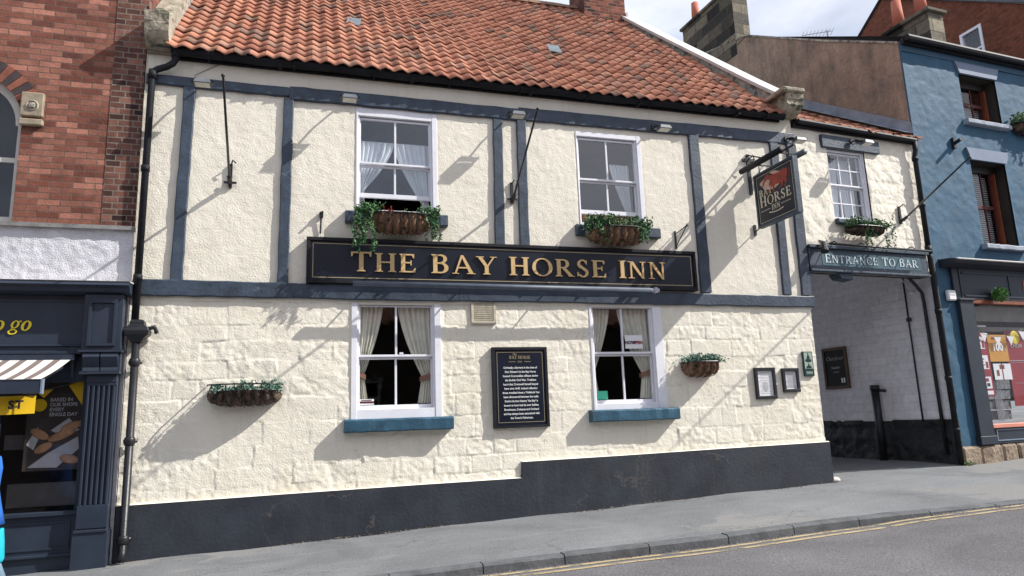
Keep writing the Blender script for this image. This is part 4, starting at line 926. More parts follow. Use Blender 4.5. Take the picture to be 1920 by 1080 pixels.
hpoly(mb, [(.46,.76),(.40,.70),(.33,.73),(.27,.70),(.25,.665),(.22,.64),(.205,.655),(.22,.705),(.27,.765),(.31,.80),(.33,.825),(.34,.79),(.42,.80)], .0045)   # neck and head
hpoly(mb, [(.40,.60),(.36,.54),(.29,.53),(.285,.51),(.37,.515),(.44,.59)], .0044); hpoly(mb, [(.46,.59),(.44,.53),(.47,.48),(.49,.485),(.47,.53),(.51,.59)], .0046)
hpoly(mb, [(.72,.60),(.76,.54),(.72,.50),(.735,.49),(.79,.54),(.79,.62)], .0044); hpoly(mb, [(.66,.59),(.66,.53),(.60,.50),(.61,.49),(.69,.525),(.72,.60)], .0042)
mb.build('painted_horse', 'horse', hs)
mb = MB(); hpoly(mb, [(.33,.83),(.38,.825),(.45,.79),(.50,.765),(.46,.76),(.40,.78),(.35,.80)], .006); hpoly(mb, [(.82,.74),(.88,.73),(.90,.65),(.875,.58),(.865,.65),(.83,.70)], .006); mb.build('painted_mane', 'horsedark', hs)
mb = MB(); mb.box(hx-.028, hx+.028, -.03, 0, 3.55, 4.26); mb.box(hx-.11, hx+.11, -.032, -.002, 4.13, 4.18); mb.tube([(hx, -.03, 3.98), (hx, -1.16, 3.98)], .018, 8); mb.tube([(hx, -.03, 4.24), (hx, -.5, 4.0)], .012, 6); mb.tube([(hx, -.03, 4.16), (hx+.02, -.14, 4.20), (hx+.05, -.12, 4.12)], .012, 6)
for y in (Y0-.12, Y1+.12): mb.tube([(hx, y, Z1-.01), (hx, y, 3.98)], .008, 6)
mb.box(hx-.02, hx+.02, -.03, 0, 2.84, 3.02); mb.tube([(hx, -.02, 2.9), (hx, Y0-.01, 2.94)], .010, 6)
mb.build('iron_bracket', 'black', hs)
for dx_, l in ((-.22, 'timber'), (.22, 'aluminium')):
    mb = MB(); mb.tube([(hx+dx_, -.10, 3.905), (hx+dx_, -1.12, 3.90)], .048, 12); mb.build('tube_light', 'gutter' if dx_ < 0 else mat('grey_tube_light', (.11,.13,.13), .5, .2, 4, .1), hs, smooth=True)
mb = MB(); mb.bar((hx-.22, -.35, 3.94), (hx+.22, -.35, 3.94), .02, .02); mb.bar((hx-.22, -.9, 3.94), (hx+.22, -.9, 3.94), .02, .02); mb.build('light_arm', 'black', hs)

# =============================================================== PASSAGE BUILDING (turned 4 degrees)
FR = FR_SIDE
S1 = 2.98
pb = thing('passage_building', 'narrow cream rubble-walled link over the covered passage, small paned window', 'building', (1.5, 0, -1.1))
def link_hf(X, Z): return stones_hf_link(X, Z)+.009*vnoise(X, Z, .22, 61)+.006*vnoise(X, Z, .1, 62)
stones_hf_link = stones_hf(.0, 3.05, 2.2, 5.0, 12, .010, .16, .26)
WL = (.80, 1.70, 3.24, 4.56)
relief('front_wall', .0, S1, 2.26, 4.93, [WL], .022, link_hf, 'linkwall', pb, y=.035)
slab(pb, 'inner_wall', .02, S1-.01, 2.30, 4.92, [WL], .06, .30, 'dark'); slab(pb, 'passage_ceiling', .0, S1-.02, 3.02, 3.10, [], .34, 7., 'passwall')
mb = MB(); mb.box(.05, S1, 3.0, 3.1, 3.1, 4.9); mb.build('room_partition', 'dark', pb)
fl = sash_window(pb, .80, 1.70, 3.24, 4.56, .88, 1.63, 3.30, 3.90, 4.48, cols=3, rows=2, y=.07, bar=.022, glass='skyglass', label='small multi-paned white sash window')
curtain(fl, .85, 1.30, 4.5, 3.3, 3.4, .35, 1, 'sheer', .33, False); curtain(fl, 1.66, 1.30, 4.5, 3.3, 3.4, .3, -1, 'sheer', .33, False)
mb = MB(); mb.box(.68, 2.05, -.015, .06, 4.565, 4.80); mb.build('window_lintel', 'timber', pb, bevel=.008)
sill(.80, 1.72, 3.15, 3.238, .06, 'window_sill', 'timber', parent=pb, y1=.05)
tile_roof('pantile_roof', pb, .08, 2.98, -.06, 4.955, R(33), 14, .205, .255, lambda x, y: True, seed=5)
mb = MB(); mb.add([(.0, -.02, 4.94), (S1, -.02, 4.94), (S1, 5, 8.2), (-.0, 5, 8.2)], [(0,1,2,3)]); mb.add([(.0, 5, 8.2), (S1, 5, 8.2), (S1, 9, 5.5), (0, 9, 5.5)], [(0,1,2,3)]); mb.build('roof_underlay', 'slate', pb)
mb = MB(); 
for i in range(12):
    y = -.02+.42*i; z = 4.98+.65*(y+.06); mb.add([(S1-.22, y, z+.075), (S1-.005, y, z+.085), (S1-.005, y+.42, z+.27+.085), (S1-.22, y+.42, z+.27+.075), (S1-.03, y, z+.30), (S1-.03, y+.42, z+.57)], [(0,1,2,3), (1,4,5,2)])
mb.build('lead_flashing', 'leadgrey', pb)
mb = MB()
for k in range(2): pass
mb.tube([(.12, -.07, 4.95), (2.93, -.07, 4.90)], .05, 8); mb.box(.05, S1-.02, -.02, .03, 4.86, 4.955); mb.build('gutter', 'gutter', pb)
mb = MB(); mb.tube([(2.90, -.07, 4.90), (2.90, -.07, 4.70), (2.88, -.05, 4.6), (2.87, -.05, 2.75)], .045, 10); mb.tube([(2.87, -.05, 2.85), (2.87, -.05, 2.7)], .06, 10)
for z in (4.5, 3.6): mb.tube([(2.875, -.05, z), (2.875, -.05, z+.07)], .056, 10)
mb.tube([(2.87, -.05, 2.75), (2.87, -.06, 2.60), (2.87, -.06, -1.05)], .048, 10); mb.tube([(2.97, -.03, 2.6), (2.97, -.03, -.1)], .02, 8)
for z in (1.6, .4, -.5): mb.tube([(2.87, -.06, z), (2.87, -.06, z+.07)], .058, 10)
mb.build('downpipe', 'gutter', pb, smooth=True)
# passage right wall (side of the blue house): painted white above, black rubble below
es = thing('entrance_sign', 'grey-blue board over the passage reading ENTRANCE TO BAR', 'sign', (1.4, 0, 2.29))
mb = MB(); mb.box(.03, 2.78, -.06, .03, 2.30, 2.66); mb.build('board', 'timber', es, bevel=.004)
mb = MB(); mb.box(.03, 2.80, -.10, .03, 2.665, 2.72); mb.box(.03, 2.80, -.085, .03, 2.262, 2.298); mb.build('frame', 'timber', es, bevel=.006)
mb = MB(); mb.box(.30, 2.60, -.0645, -.0595, 2.365, 2.60); mb.build('name_panel', mat('teal_name_panel', (.045,.10,.13), .5, .3, 5, .1), es)
words(es, 'ENTRANCE TO BAR', .135, .36, 2.52, lambda u, v, w: (u, -.065-w, 2.42+v), .006, 1.12, 'letterteal')
t = thing('trough_light', 'thin black sign light on stub arms above the ENTRANCE TO BAR board', 'light', (1.4, 0, 2.75))
mb = MB(); mb.tube([(.32, -.25, 2.70), (2.66, -.25, 2.69)], .022, 8); mb.build('tube_housing', 'black', t, smooth=True)
for x in (.5, 1.1, 1.75, 2.3):
    mb = MB(); mb.tube([(x, -.25, 2.70), (x, -.18, 2.77), (x, -.03, 2.76)], .010, 6); mb.build('bracket', 'black', t)
t = thing('spotlight', 'small black spotlight at the left end of the ENTRANCE TO BAR board', 'spotlight', (.2, 0, 2.6))
mb = MB(); mb.tube([(.30, -.05, 2.80), (.25, -.18, 2.72), (.20, -.24, 2.56)], [.02, .045, .065], 10); mb.build('lamp_housing', 'black', t)
floodlight(1.34, 4.58, 'small grey floodlight on the dark lintel over the paned window of the link', 'floodlights along the top beam')
flagpole((2.35, .03, 3.30), (1.57, -1.95, 3.72), 'thin black pole jutting from the link wall toward the blue house')
basket('hayrack_planter', 'small planter of trailing pale vines under the paned window of the link', .88, 1.72, 3.06, 2.93, .24, 'coirdark',
       [('foliage', 220, .86, 1.74, .17, .05, 0), ('trailing_ivy', 5, 1.1, 1.3, 0, .045, .55), ('trailing_ivy', 4, 1.5, 1.75, 0, .045, .45)], 1, G, y=-.05)
# passage ground beyond the threshold is the pavement; rear wall closes it
FR = FR_SIDE @ Matrix.Translation((0, -.22, 0)); cb = thing('chalkboard', 'wooden framed chalkboard on the white passage wall', 'chalkboard', (S1-.03, 2.75, .38))
X_ = S1-.035
mb = MB(); mb.box(X_, X_+.03, 2.47, 3.01, .44, 1.19); mb.build('board', 'chalk', cb)
mb = MB(); mb.box(X_-.02, X_+.03, 2.42, 3.06, 1.19, 1.25); mb.box(X_-.02, X_+.03, 2.42, 3.06, .38, .44); mb.box(X_-.018, X_+.03, 3.01, 3.06, .44, 1.19); mb.box(X_-.018, X_+.03, 2.42, 2.47, .44, 1.19); mb.build('frame', 'oldwood', cb)
fc = lambda cy: (lambda u, v, w: (X_-.001-w, cy-u, v))
mb = MB()
text_mb(mb, 'Outdoor', .13, lambda u, v, w: (X_-.001-w, 2.74-u, .98+v), .002, shear=.3); text_mb(mb, 'Seating', .085, lambda u, v, w: (X_-.001-w, 2.74-u, .80+v), .002, shear=.2, bold=.002); text_mb(mb, 'available', .05, lambda u, v, w: (X_-.001-w, 2.74-u, .72+v), .002)
mb.build('chalk_lettering', mat('chalk_lettering', (.30,.30,.33), .9, .3, 20, 0), cb)
mb = MB(); mb.box(X_-.004, X_, 2.52, 2.56, .50, .60); mb.box(X_-.004, X_, 2.58, 2.62, .50, .60); mb.build('chalk_mark', 'letterwhite', cb); FR = FR_SIDE

# =============================================================== BLUE BUILDING
bb = thing('blue_building', 'tall blue painted building with brown rendered gable and a shop at street level', 'building', (6, .1, -1.0))
SB = 3.0; SE = 9.5
B1 = (4.52, 5.60, 5.55, 6.55); B2 = (4.45, 5.46, 2.98, 4.70)
def blue_hf(X, Z): return .004*vnoise(X, Z, .08, 71)+.004*vnoise(X, Z, .16, 72)+.010*vnoise(X, Z, .7, 73)+stones_hf_blue(X, Z)*.35
stones_hf_blue = stones_hf(SB, SE, -.8, 7.1, 22, .008, .22, .34)
# second pair of windows further along, outside the photograph's edge
B3 = (7.1, 8.2, 5.55, 6.55); B4 = (7.1, 8.1, 2.98, 4.70)
HB = [B1, B2, B3, B4, (3.55, SE-.2, -.74, 2.45)]
relief('front_wall', SB, SE, -.76, 6.97, HB, .035, blue_hf, 'blue', bb)
mb = MB(); mb.box(SB, SB+.09, .0, .04, -.76, 6.96); mb.build('wall_corner', 'blue', bb)
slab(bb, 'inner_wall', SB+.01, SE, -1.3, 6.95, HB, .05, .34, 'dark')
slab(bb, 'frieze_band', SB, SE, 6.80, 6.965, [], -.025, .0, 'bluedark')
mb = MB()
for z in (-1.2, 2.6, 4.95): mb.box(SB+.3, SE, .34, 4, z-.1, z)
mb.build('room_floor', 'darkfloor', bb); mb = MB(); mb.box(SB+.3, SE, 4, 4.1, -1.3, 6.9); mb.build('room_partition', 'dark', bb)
for H_ in (B1, B2, B3, B4):
    x0, x1, z0, z1 = H_
    fr = MB(); yb = .22; fr.box(x0, x0+.05, yb, yb+.12, z0, z1); fr.box(x1-.05, x1, yb, yb+.12, z0, z1); fr.box(x0+.05, x1-.05, yb+.002, yb+.12, z1-.14, z1); fr.box(x0+.05, x1-.05, yb+.002, yb+.12, z0, z0+.05)
    f = fr.build('window', mat('black_brown_window_paint', (.02,.014,.012), .5, .3, 8, .1), bb)
    fv = MB(); fv.box(x1-.085, x1-.05, yb-.02, yb+.10, z0+.0, z1-.14); fv.build('window_jamb', 'varnish', f)
    s_ = MB(); zm = (z0+z1)/2; s_.box(x0+.05, x1-.115, yb+.03, yb+.07, zm-.035, zm+.035); s_.box(x0+.05, x0+.085, yb+.03, yb+.07, z0+.05, z1-.14); s_.box(x1-.15, x1-.115, yb+.03, yb+.07, z0+.05, z1-.14)
    for k in (1, 2):
        c = x0+.085+(x1-x0-.235)*k/3; s_.box(c-.012, c+.012, yb+.035, yb+.065, z0+.05, zm-.035); s_.box(c-.012, c+.012, yb+.035, yb+.065, zm+.035, z1-.14)
    s_.build('sash', 'horsedark', f)
    g = MB(); g.add([(x0+.05, yb+.05, z0+.05), (x1-.11, yb+.05, z0+.05), (x1-.11, yb+.05, z1-.14), (x0+.05, yb+.05, z1-.14)], [(0,1,2,3)]); g.build('window_pane', 'glass', f)
    b = MB(); z = z0+.08
    while z < (zm-.05 if H_ in (B1, B3) else z1-.2): b.box(x0+.08, x1-.13, yb+.13, yb+.15, z, z+.022); z += .045
    b.build('slatted_blind', mat('pale_slats', (.42,.42,.42), .7, .1, 8, 0), f)
    if H_ in (B1, B3): cw = MB(); cw.box(x0+.05, x0+.52, yb+.16, yb+.17, z0+.05, z1-.14); cw.build('curtain', 'sheer', f)
    sill(x0-.08, x1+.10, z0-.105, z0-.005, .12, 'window_sill', 'palesill', parent=f, y1=.22)
    lt = MB(); lt.prism([(x0+.0, z1+.004), (x1+.0, z1+.004), (x1+.10, z1+.245), (x0-.10, z1+.245)], -.045, .0); lt.build('window_lintel', 'bluelight', f)
# gable of brown render, black and white below in the passage
gp = [(0.03, 3.06), (0.03, 6.97), (1.76, 7.98), (4.2, 9.50), (6.4, 10.0), (8.5, 9.0), (8.5, 3.06)]
mb = MB().prism(gp, SB-.012, SB+.28, axis='X'); mb.build('gable_wall', 'brownrender', bb)
def pass_relief(name, z0, z1, amp, m, x):
    ys_ = np.linspace(.0, 7.4, 150); zs_ = np.linspace(z0, z1, max(8, int((z1-z0)/.045)))
    Yg, Zg = np.meshgrid(ys_, zs_); Hh = amp*(stones_hf(0, 7.4, -1.6, 3.3, 33, .02, .16, .28)(Yg, Zg)*1.2+.6*vnoise(Yg, Zg, .15, 81)*.02)
    V = [(x-.0-h, y, z) for y, z, h in zip(Yg.ravel(), Zg.ravel(), Hh.ravel())]; nx = len(ys_)
    mb = MB(); mb.add(V, [(j*nx+i, (j+1)*nx+i, (j+1)*nx+i+1, j*nx+i+1) for j in range(len(zs_)-1) for i in range(nx-1)]); mb.build(name, m, bb, smooth=True)
pass_relief('passage_wall', -.30, 3.08, .6, 'passwall', SB-.02)
pass_relief('passage_wall_base', -1.25, -.28, 2.4, 'passblack', SB-.03)
mb = MB(); mb.box(SB+.10, SB+.28, .10, 7.4, -1.3, 3.05); mb.box(SB-.10, SB-.02, -.05, .06, -1.25, -.30); mb.build('gable_core', 'passblack', bb)
mb = MB(); mb.add([(SB-.03, -.13, 7.045), (SE, -.13, 7.045), (SE, 4.2, 9.48), (SB-.03, 4.2, 9.48)], [(0,1,2,3)]); mb.add([(SB-.03, 4.2, 9.48), (SE, 4.2, 9.48), (SE, 8.5, 8.9), (SB-.03, 8.5, 8.9)], [(0,1,2,3)]); mb.build('roof', 'slate', bb)
mb = MB(); mb.tube([(SB-.0, -.16, 7.01), (SE, -.16, 7.01)], .065, 8); mb.box(SB-.02, SE, -.10, -.026, 6.92, 7.02); mb.build('gutter', 'gutter', bb)
# verge edging
mb = MB()
for (a, b), (c, d) in zip(gp[1:4], gp[2:5]): mb.add([(SB-.03, a, b), (SB+.2, a, b), (SB+.2, c, d), (SB-.03, c, d), (SB-.03, a, b+.05), (SB+.2, a, b+.05), (SB+.2, c, d+.05), (SB-.03, c, d+.05)], [(4,5,6,7), (0,4,7,3), (0,1,5,4), (1,2,6,5), (2,3,7,6)])
mb.build('verge_edging', 'parapet', bb)
def stone_chimney(s0, s1, y0, y1, z0, z1, pots, base=None):
    mb = MB(); mb.box(s0, s1, y0, y1, z0, z1)
    c = mb.build('chimney', 'blockstone', bb)
    mb = MB(); mb.box(s0+.01, s1-.01, y0-.012, y0, z0, z1); mb.build('chimney_lit_front', 'blockstonef', c)  # thin skin giving the street face its painted lit tone
    mb = MB(); mb.box(s0-.07, s1+.07, y0-.08, y1+.07, z1, z1+.09); mb.build('chimney_cap', 'blockstone', c, bevel=.02)
    for (x, y, h) in pots: mb = MB(); mb.tube([(x, y, z1+.09), (x, y, z1+h)], [.13, .10], 12); mb.build('chimney_pot', 'pot', c, smooth=True)
    if base: mb = MB(); mb.box(s0-.04, s1+.10, y0-.10, y1, z0-.0, z0+base); mb.build('chimney_base', 'slate', c)
stone_chimney(SB-.03, SB+.48, 4.55, 6.75, 9.2, 11.1, [(SB+.22, 6.4, .75), (SB+.22, 5.2, .8)])
stone_chimney(4.40, 4.85, .35, 1.38, 7.0, 8.13, [(4.62, 1.18, .8), (4.62, .62, .8)], base=.42)
# shop front
FRS = -.0
mb = MB(); mb.box(3.55, SE, -.06, .10, 1.88, 2.46); fs = mb.build('shop_fascia', 'shopdark', bb)
mb = MB(); mb.box(3.62, SE, -.075, -.06, 2.36, 2.40); mb.box(3.62, SE, -.075, -.06, 1.93, 1.96); mb.box(4.86, 4.9, -.073, -.06, 1.96, 2.36); mb.build('fascia_moulding', 'shopdark', fs)
M_poly = MB()
for p in [rect(5.27, 5.30, 2.10, 2.28)[0], [(5.27,2.28),(5.31,2.28),(5.385,2.12),(5.36,2.10)], [(5.36,2.10),(5.385,2.10),(5.46,2.28),(5.43,2.28)], rect(5.43, 5.47, 2.10, 2.28)[0], rect(5.24, 5.33, 2.10, 2.112)[0], rect(5.40, 5.50, 2.10, 2.112)[0]]: M_poly.prism(p, -.072, -.060)
M_poly.build('lettering', 'orange', fs)
mb = MB()
prof = [(0, 2.455), (-.10, 2.46), (-.30, 2.50), (-.36, 2.54), (-.34, 2.575), (-.20, 2.60), (-.03, 2.615), (0, 2.63)]
mb.prism(prof, 3.14, SE, axis='X'); mb.build('shop_cornice', 'shopdark', bb)
mb = MB(); mb.box(3.15, SE, -.372, -.33, 2.548, 2.580); mb.build('cornice_lead_edge', 'lead', bb, bevel=.012)
mb = MB(); mb.box(3.42, 3.78, -.09, .06, -.72, 1.88); mb.box(3.40, 3.80, -.12, .06, 1.845, 1.88); mb.box(3.39, 3.81, -.11, .06, -.745, -.60); mb.box(3.38, 3.54, -.05, .06, 1.88, 2.46); mb.build('shop_pilaster', 'shopdark', bb, bevel=.006)
mb = MB(); mb.box(3.78, SE, -.05, .10, -.745, -.47); mb.build('stallriser', 'shopdark', bb)
mb = MB(); mb.box(3.88, 6.4, -.062, -.05, -.515, -.495); mb.box(3.88, 6.4, -.062, -.05, -.70, -.68); mb.box(3.88, 3.90, -.062, -.05, -.68, -.515); mb.build('stallriser_moulding', 'bluelight', bb)
mb = MB(); mb.box(3.78, SE, -.09, .08, -.47, -.40); mb.build('shop_window_sill', 'salmon', bb, bevel=.006)
mb = MB(); mb.box(3.78, SE, -.055, .08, 1.81, 1.875); mb.box(3.78, 3.82, -.02, .08, -.40, 1.81); sw = mb.build('shop_window', 'varnish', bb)
g = MB(); g.add([(3.80, .04, -.42), (SE, .04, -.42), (SE, .04, 1.83), (3.80, .04, 1.83)], [(0,1,2,3)]); g.build('window_pane', 'glass2', sw)
y_ = .16
def poster(parent, name, x0, x1, z0, z1, m, y=y_): return MB().box(x0, x1, y, y+.006, z0, z1).build(name, m, parent)
def on(parent, name, boxes, m, y=y_-.004):
    mb = MB()
    for (a, b, c, d) in boxes: mb.box(a, b, y, y+.003, c, d)
    return mb.build(name, m, parent)
pr = poster(sw, 'red_poster', 3.9, 4.32, .10, 1.28, 'red'); on(sw, 'poster_panel', [(3.95, 4.24, .98, 1.21), (3.97, 4.27, .60, .86), (3.99, 4.27, .24, .46), (4.02, 4.28, .13, .20)], 'paper')
on(sw, 'poster_print', [(3.98, 4.14, 1.13, 1.15), (3.98, 4.12, 1.08, 1.095), (3.98, 4.14, 1.03, 1.045), (4.0, 4.16, .78, .80), (4.0, 4.14, .73, .745), (4.0, 4.16, .67, .685), (4.03, 4.10, .36, .42), (4.14, 4.22, .28, .34), (4.05, 4.12, .27, .30)], 'navy', y_-.007)
on(sw, 'poster_print', [(4.17, 4.23, 1.0, 1.14), (4.19, 4.25, .62, .74), (4.12, 4.2, .37, .43)], 'red', y_-.0068)
py_ = poster(sw, 'orange_poster', 4.34, 4.86, .74, 1.25, 'posteryellow'); mb = MB(); text_mb(mb, '100', .20, lambda u, v, w: (4.58+u, y_-.004-w, .95+v), .003, bold=.008); text_mb(mb, 's', .09, lambda u, v, w: (4.78+u, y_-.004-w, .95+v), .003, bold=.004); on(sw, 'poster_panel', [(4.38, 4.86, .40, .70)], 'paper'); mb.build('poster_lettering', 'paper', sw)
on(sw, 'poster_print', [(4.46, 4.70, 1.17, 1.20), (4.45, 4.52, .47, .58), (4.6, 4.63, .40, .70), (4.55, 4.68, .60, .68)], 'varnish', y_-.0065)
poster(sw, 'red_poster', 5.0, 7.4, -.10, 1.35, 'red', y_+.12); mb = MB(); text_mb(mb, 'CHOIR', .11, lambda u, v, w: (5.12+u, y_+.115-w, 1.02+v), .003, align='LEFT'); mb.build('poster_lettering', 'print', sw); on(sw, 'poster_panel', [(5.05, 6.5, .76, .77), (5.05, 6.5, .73, .735), (5.3, 5.6, -.05, .15), (5.1, 6, .33, .335)], 'print', y_+.115)
mb = MB(); mb.ball((5.10, y_-.01, 1.20), .13, 20, 10, sc_=(1, .1, 1)); mb.build('round_badge', 'yellow', sw)
mb = MB()
for i in range(4): z = -.34+.19*i; mb.box(4.05+.05*i, 4.95, .35-.02*i, .40, z, z+.17); 
mb.build('magazine_rack', mat('grey_magazines', (.16,.17,.18), .6, .6, 16, 0, worn=(.4,.38,.34), ws=8, wt=.6), sw)
mb = MB()
for i in range(6): mb.box(4.5+.035*i, 4.51+.035*i, .30, .31, -.36, .35)
mb.build('rack_wires', 'aluminium', sw)
mb = MB(); mb.box(3.84, 6.5, .25, .27, 1.52, 1.80); mb.box(3.84, 6.5, .30, .34, 1.33, 1.42); mb.build('window_back_panel', mat('dim_beige_panel', (.22,.20,.18), .8, .2, 5, 0), sw)
mb = MB(); mb.box(3.9, 4.12, .22, .24, 1.48, 1.50); mb.box(4.15, 4.45, .22, .24, 1.41, 1.435); mb.build('strip_light', 'paper', sw)
bn = thing('bunting', 'string of white pennants inside the right-hand shop window', 'bunting', (4.5, .1, 1.3))
mb = MB(); pts = [(3.84+.12*i, .10, 1.36-.16*math.sin(PI*i/12)) for i in range(13)]; mb.tube(pts, .005, 5); mb.build('string', 'cable', bn)
for i in (0, 2, 5, 8, 11):
    mb = MB(); x, y, z = pts[i]; mb.prism([(x, z), (x+.20, z-.01), (x+.10, z-.18)], .098, .102); mb.build('pennant', 'paper', bn)
mb = MB(); rs2 = random.Random(17); x = 2.93
while x < SE:
    w_ = rs2.uniform(.34, .6); za = -1.35; n0 = len(mb.v); d = rs2.uniform(.05, .09)
    a, b = x+.008, min(SE, x+w_-.008); prof = [(za, -d), (-.80, -d), (-.765, -d+.03), (-.752, .03), (za, .03)]
    vs = []
    for q, k in ((a, .03), (a+.03, 0), ((a+b)/2, -.012), (b-.03, 0), (b, .03)): vs += [(q, yy+k*(yy < 0)+rs2.uniform(-.008, .008), z) for (z, yy) in prof]
    mb.add(vs, [(i*5+k, i*5+(k+1) % 5, (i+1)*5+(k+1) % 5, (i+1)*5+k) for i in range(4) for k in range(5)]+[tuple(range(5))[::-1], tuple(range(20, 25))]); x += w_
mb.build('stone_base', 'rubble', bb)
al = thing('alarm_box', 'white plastic alarm box on the blue wall beside the shop fascia', 'alarm box', (3.28, 0, 1.84)); mb = MB(); mb.box(3.18, 3.38, -.08, .0, 1.845, 2.035); mb.build('box_cover', 'paper', al, bevel=.02); mb = MB(); mb.box(3.22, 3.34, -.084, -.079, 1.94, 1.955); mb.build('printing', 'print', al)
tb = thing('topiary_ball', 'round green leafy ball hanging in front of the right-hand shop fascia', 'topiary', (4.38, -.15, 1.8)); mb = MB(); mb.ball((4.36, -.20, 1.96), .10, 14, 9, jit=.08); mb.build('core', 'leafball', tb)
mb = MB()
for _ in range(900):
    v = Vector((random.gauss(0, 1), random.gauss(0, 1), random.gauss(0, 1))).normalized()*random.uniform(.09, .145); mb.leaf((4.36+v.x, -.20+v.y, 1.96+v.z), .035, tuple(v*8))
mb.build('foliage', 'leafball', tb)
t = thing('lamp_stub', 'short black stub fixture on the blue wall between the two storeys', 'bracket', (4.03, 0, 5.0)); mb = MB(); mb.box(3.99, 4.06, -.06, 0, 4.88, 5.10); mb.tube([(4.02, -.05, 4.98), (3.98, -.22, 5.0)], .035, 8); mb.build('stub', 'black', t)
basket('window_box', 'leafy window box right of the top blue-house window, pale blooms', 5.82, 6.7, 5.60, 5.38, .22, 'coirdark', [('foliage', 130, 5.80, 6.7, .22, .07, 0), ('pale_blooms', 60, 5.80, 6.7, .26, .06, 0), ('trailing_ivy', 8, 5.82, 6.6, 0, .06, .3)], 1, 'window boxes', y=-.02)
# pipes in the passage
t = thing('passage_pipe', 'capped black soil pipe standing against the white passage wall', 'pipe', (2.85, 1.7, -1.0)); mb = MB(); mb.tube([(2.84, 1.50, -1.05), (2.84, 1.50, .34)], .075, 12); mb.tube([(2.84, 1.50, .30), (2.84, 1.50, .40)], .09, 12); mb.tube([(2.84, 1.46, .30), (2.92, 1.32, .28)], .03, 8); mb.build('pipe', 'black', t, smooth=True)
t = thing('passage_pipe', 'thin black pipe bending down the edge of the white passage wall', 'pipe', (2.9, .3, -.3)); mb = MB(); mb.tube([(2.30, .36, 2.9), (2.55, .20, 2.32), (2.72, .18, 2.14), (2.86, .20, 2.02), (2.90, .22, 1.85), (2.92, .22, -.9)], .032, 8); mb.tube([(2.94, .62, 2.6), (2.94, .62, -.32)], .016, 8); mb.box(2.92, 2.97, .58, .66, 1.55, 1.61); mb.build('pipe', 'black', t, smooth=True)
t = thing('bulkhead_light', 'small white lamp at the top of the passage entrance', 'lamp', (2.8, .3, 2.0)); mb = MB(); mb.ball((2.84, .40, 2.06), .035, 10, 7); mb.tube([(2.95, .42, 2.08), (2.84, .40, 2.06)], .02, 8); mb.tube([(2.3, .35, 2.6), (2.84, .40, 2.08)], .006, 5); mb.build('lamp', 'letterwhite', t)
t = thing('corner_stone', 'small pale rock at the foot of the inn corner by the passage', 'stone', (.1, .1, -1.17)); mb = MB(); mb.ball((.07, .02, -1.14), .09, 12, 8, sc_=(1.2, 1, .55), jit=.08); mb.build('rock', 'whitestone', t, smooth=True)
t = thing('timber_bracket', 'dark timber block under the ENTRANCE TO BAR board', 'bracket', (.85, .1, 2.2)); mb = MB().prism([(.66, 2.258), (.74, 2.17), (.98, 2.15), (.98, 2.258)], -.02, .2); mb.build('block', 'timber', t)
# TV aerial on the gable
t = thing('tv_aerial', 'thin horizontal TV aerial above the brown gable', 'aerial', (4.2, 3.0, 8.7))
def AE(s_, y, z): return (s_, y, z)
mb = MB(); mb.tube([(3.6, 2.2, 8.1), (3.6, 2.2, 8.62)], .02, 6); mb.build('mast', 'aluminium', t)
mb = MB(); mb.tube([(3.15, 2.5, 8.58), (3.7, 2.15, 8.60)], .010, 5)
for i in range(9): a = i/8; p = (3.15+.55*a, 2.5-.35*a, 8.585); mb.tube([(p[0]-.08, p[1]-.13, p[2]), (p[0]+.08, p[1]+.13, p[2])], .005, 4)
mb.build('boom', 'aluminium', t)
# weeds at the gable foot
t = thing('weed', 'tuft of green weed at the foot of the blue house corner', 'weed', (2.9, -.12, -1.1)); mb = MB()
for _ in range(60): mb.leaf((2.95+random.gauss(0, .05), -.14+random.gauss(0, .03), -1.06+abs(random.gauss(0, .035))), .04)
mb.build('foliage', 'weed', t)
FR = Matrix.Identity(4)
# far brick house
bh = thing('brick_house', 'tall brown brick house rising behind the blue building, white window in its gable', 'building', (19, 3, -1))
hp = [(.4, 0), (.4, 8.85), (6.2, 12.75), (12, 8.85), (12, 0)]
mb = MB()
# gable with window opening
X_ = 17.5
def ghole(mb): pass
w0, w1, wz0, wz1 = 3.24, 3.88, 8.9, 10.12
for poly in ([(.4,0),(.4,8.85),(w0,8.85+(w0-.4)*.672),(w0,0)], [(w0,wz1),(w0,8.85+(w0-.4)*.672),(w1,8.85+(w1-.4)*.672),(w1,wz1)], [(w0,0),(w0,wz0),(w1,wz0),(w1,0)], [(w1,0),(w1,8.85+(w1-.4)*.672),(6.2,12.75),(12,8.85),(12,0)]): mb.prism(poly, X_, X_+.3, axis='X')
mb.build('gable_wall', 'brickhouse', bh)
mb = MB(); mb.box(X_, 24, .38, .5, 0, 8.85); mb.build('front_wall', 'brickchim', bh)
mb = MB(); mb.box(X_-.03, X_+.1, w0, w0+.07, wz0, wz1); mb.box(X_-.03, X_+.1, w1-.07, w1, wz0, wz1); mb.box(X_-.03, X_+.1, w0+.07, w1-.07, wz1-.07, wz1); mb.box(X_-.03, X_+.1, w0+.07, w1-.07, 9.45, 9.50); wf = mb.build('window', 'white', bh)
mb = MB(); mb.box(X_+.03, X_+.035, w0+.05, w1-.05, wz0, wz1); mb.build('window_pane', 'glass', wf); mb = MB(); mb.box(X_+.3, X_+.5, w0-.2, w1+.2, wz0, wz1); mb.build('room', 'dark', wf)
mb = MB(); mb.add([(X_-.08, .3, 8.83), (24, .3, 8.83), (24, 6.2, 12.80), (X_-.08, 6.2, 12.80), (X_-.08, 12, 8.9), (24, 12, 8.9)], [(0,1,2,3), (3,2,5,4)]); mb.add([(X_-.08, .3, 8.80), (X_-.08, 6.2, 12.77), (X_-.08, 6.2, 12.86), (X_-.08, .3, 8.89)], [(0,1,2,3)]); mb.build('roof', 'slate', bh)

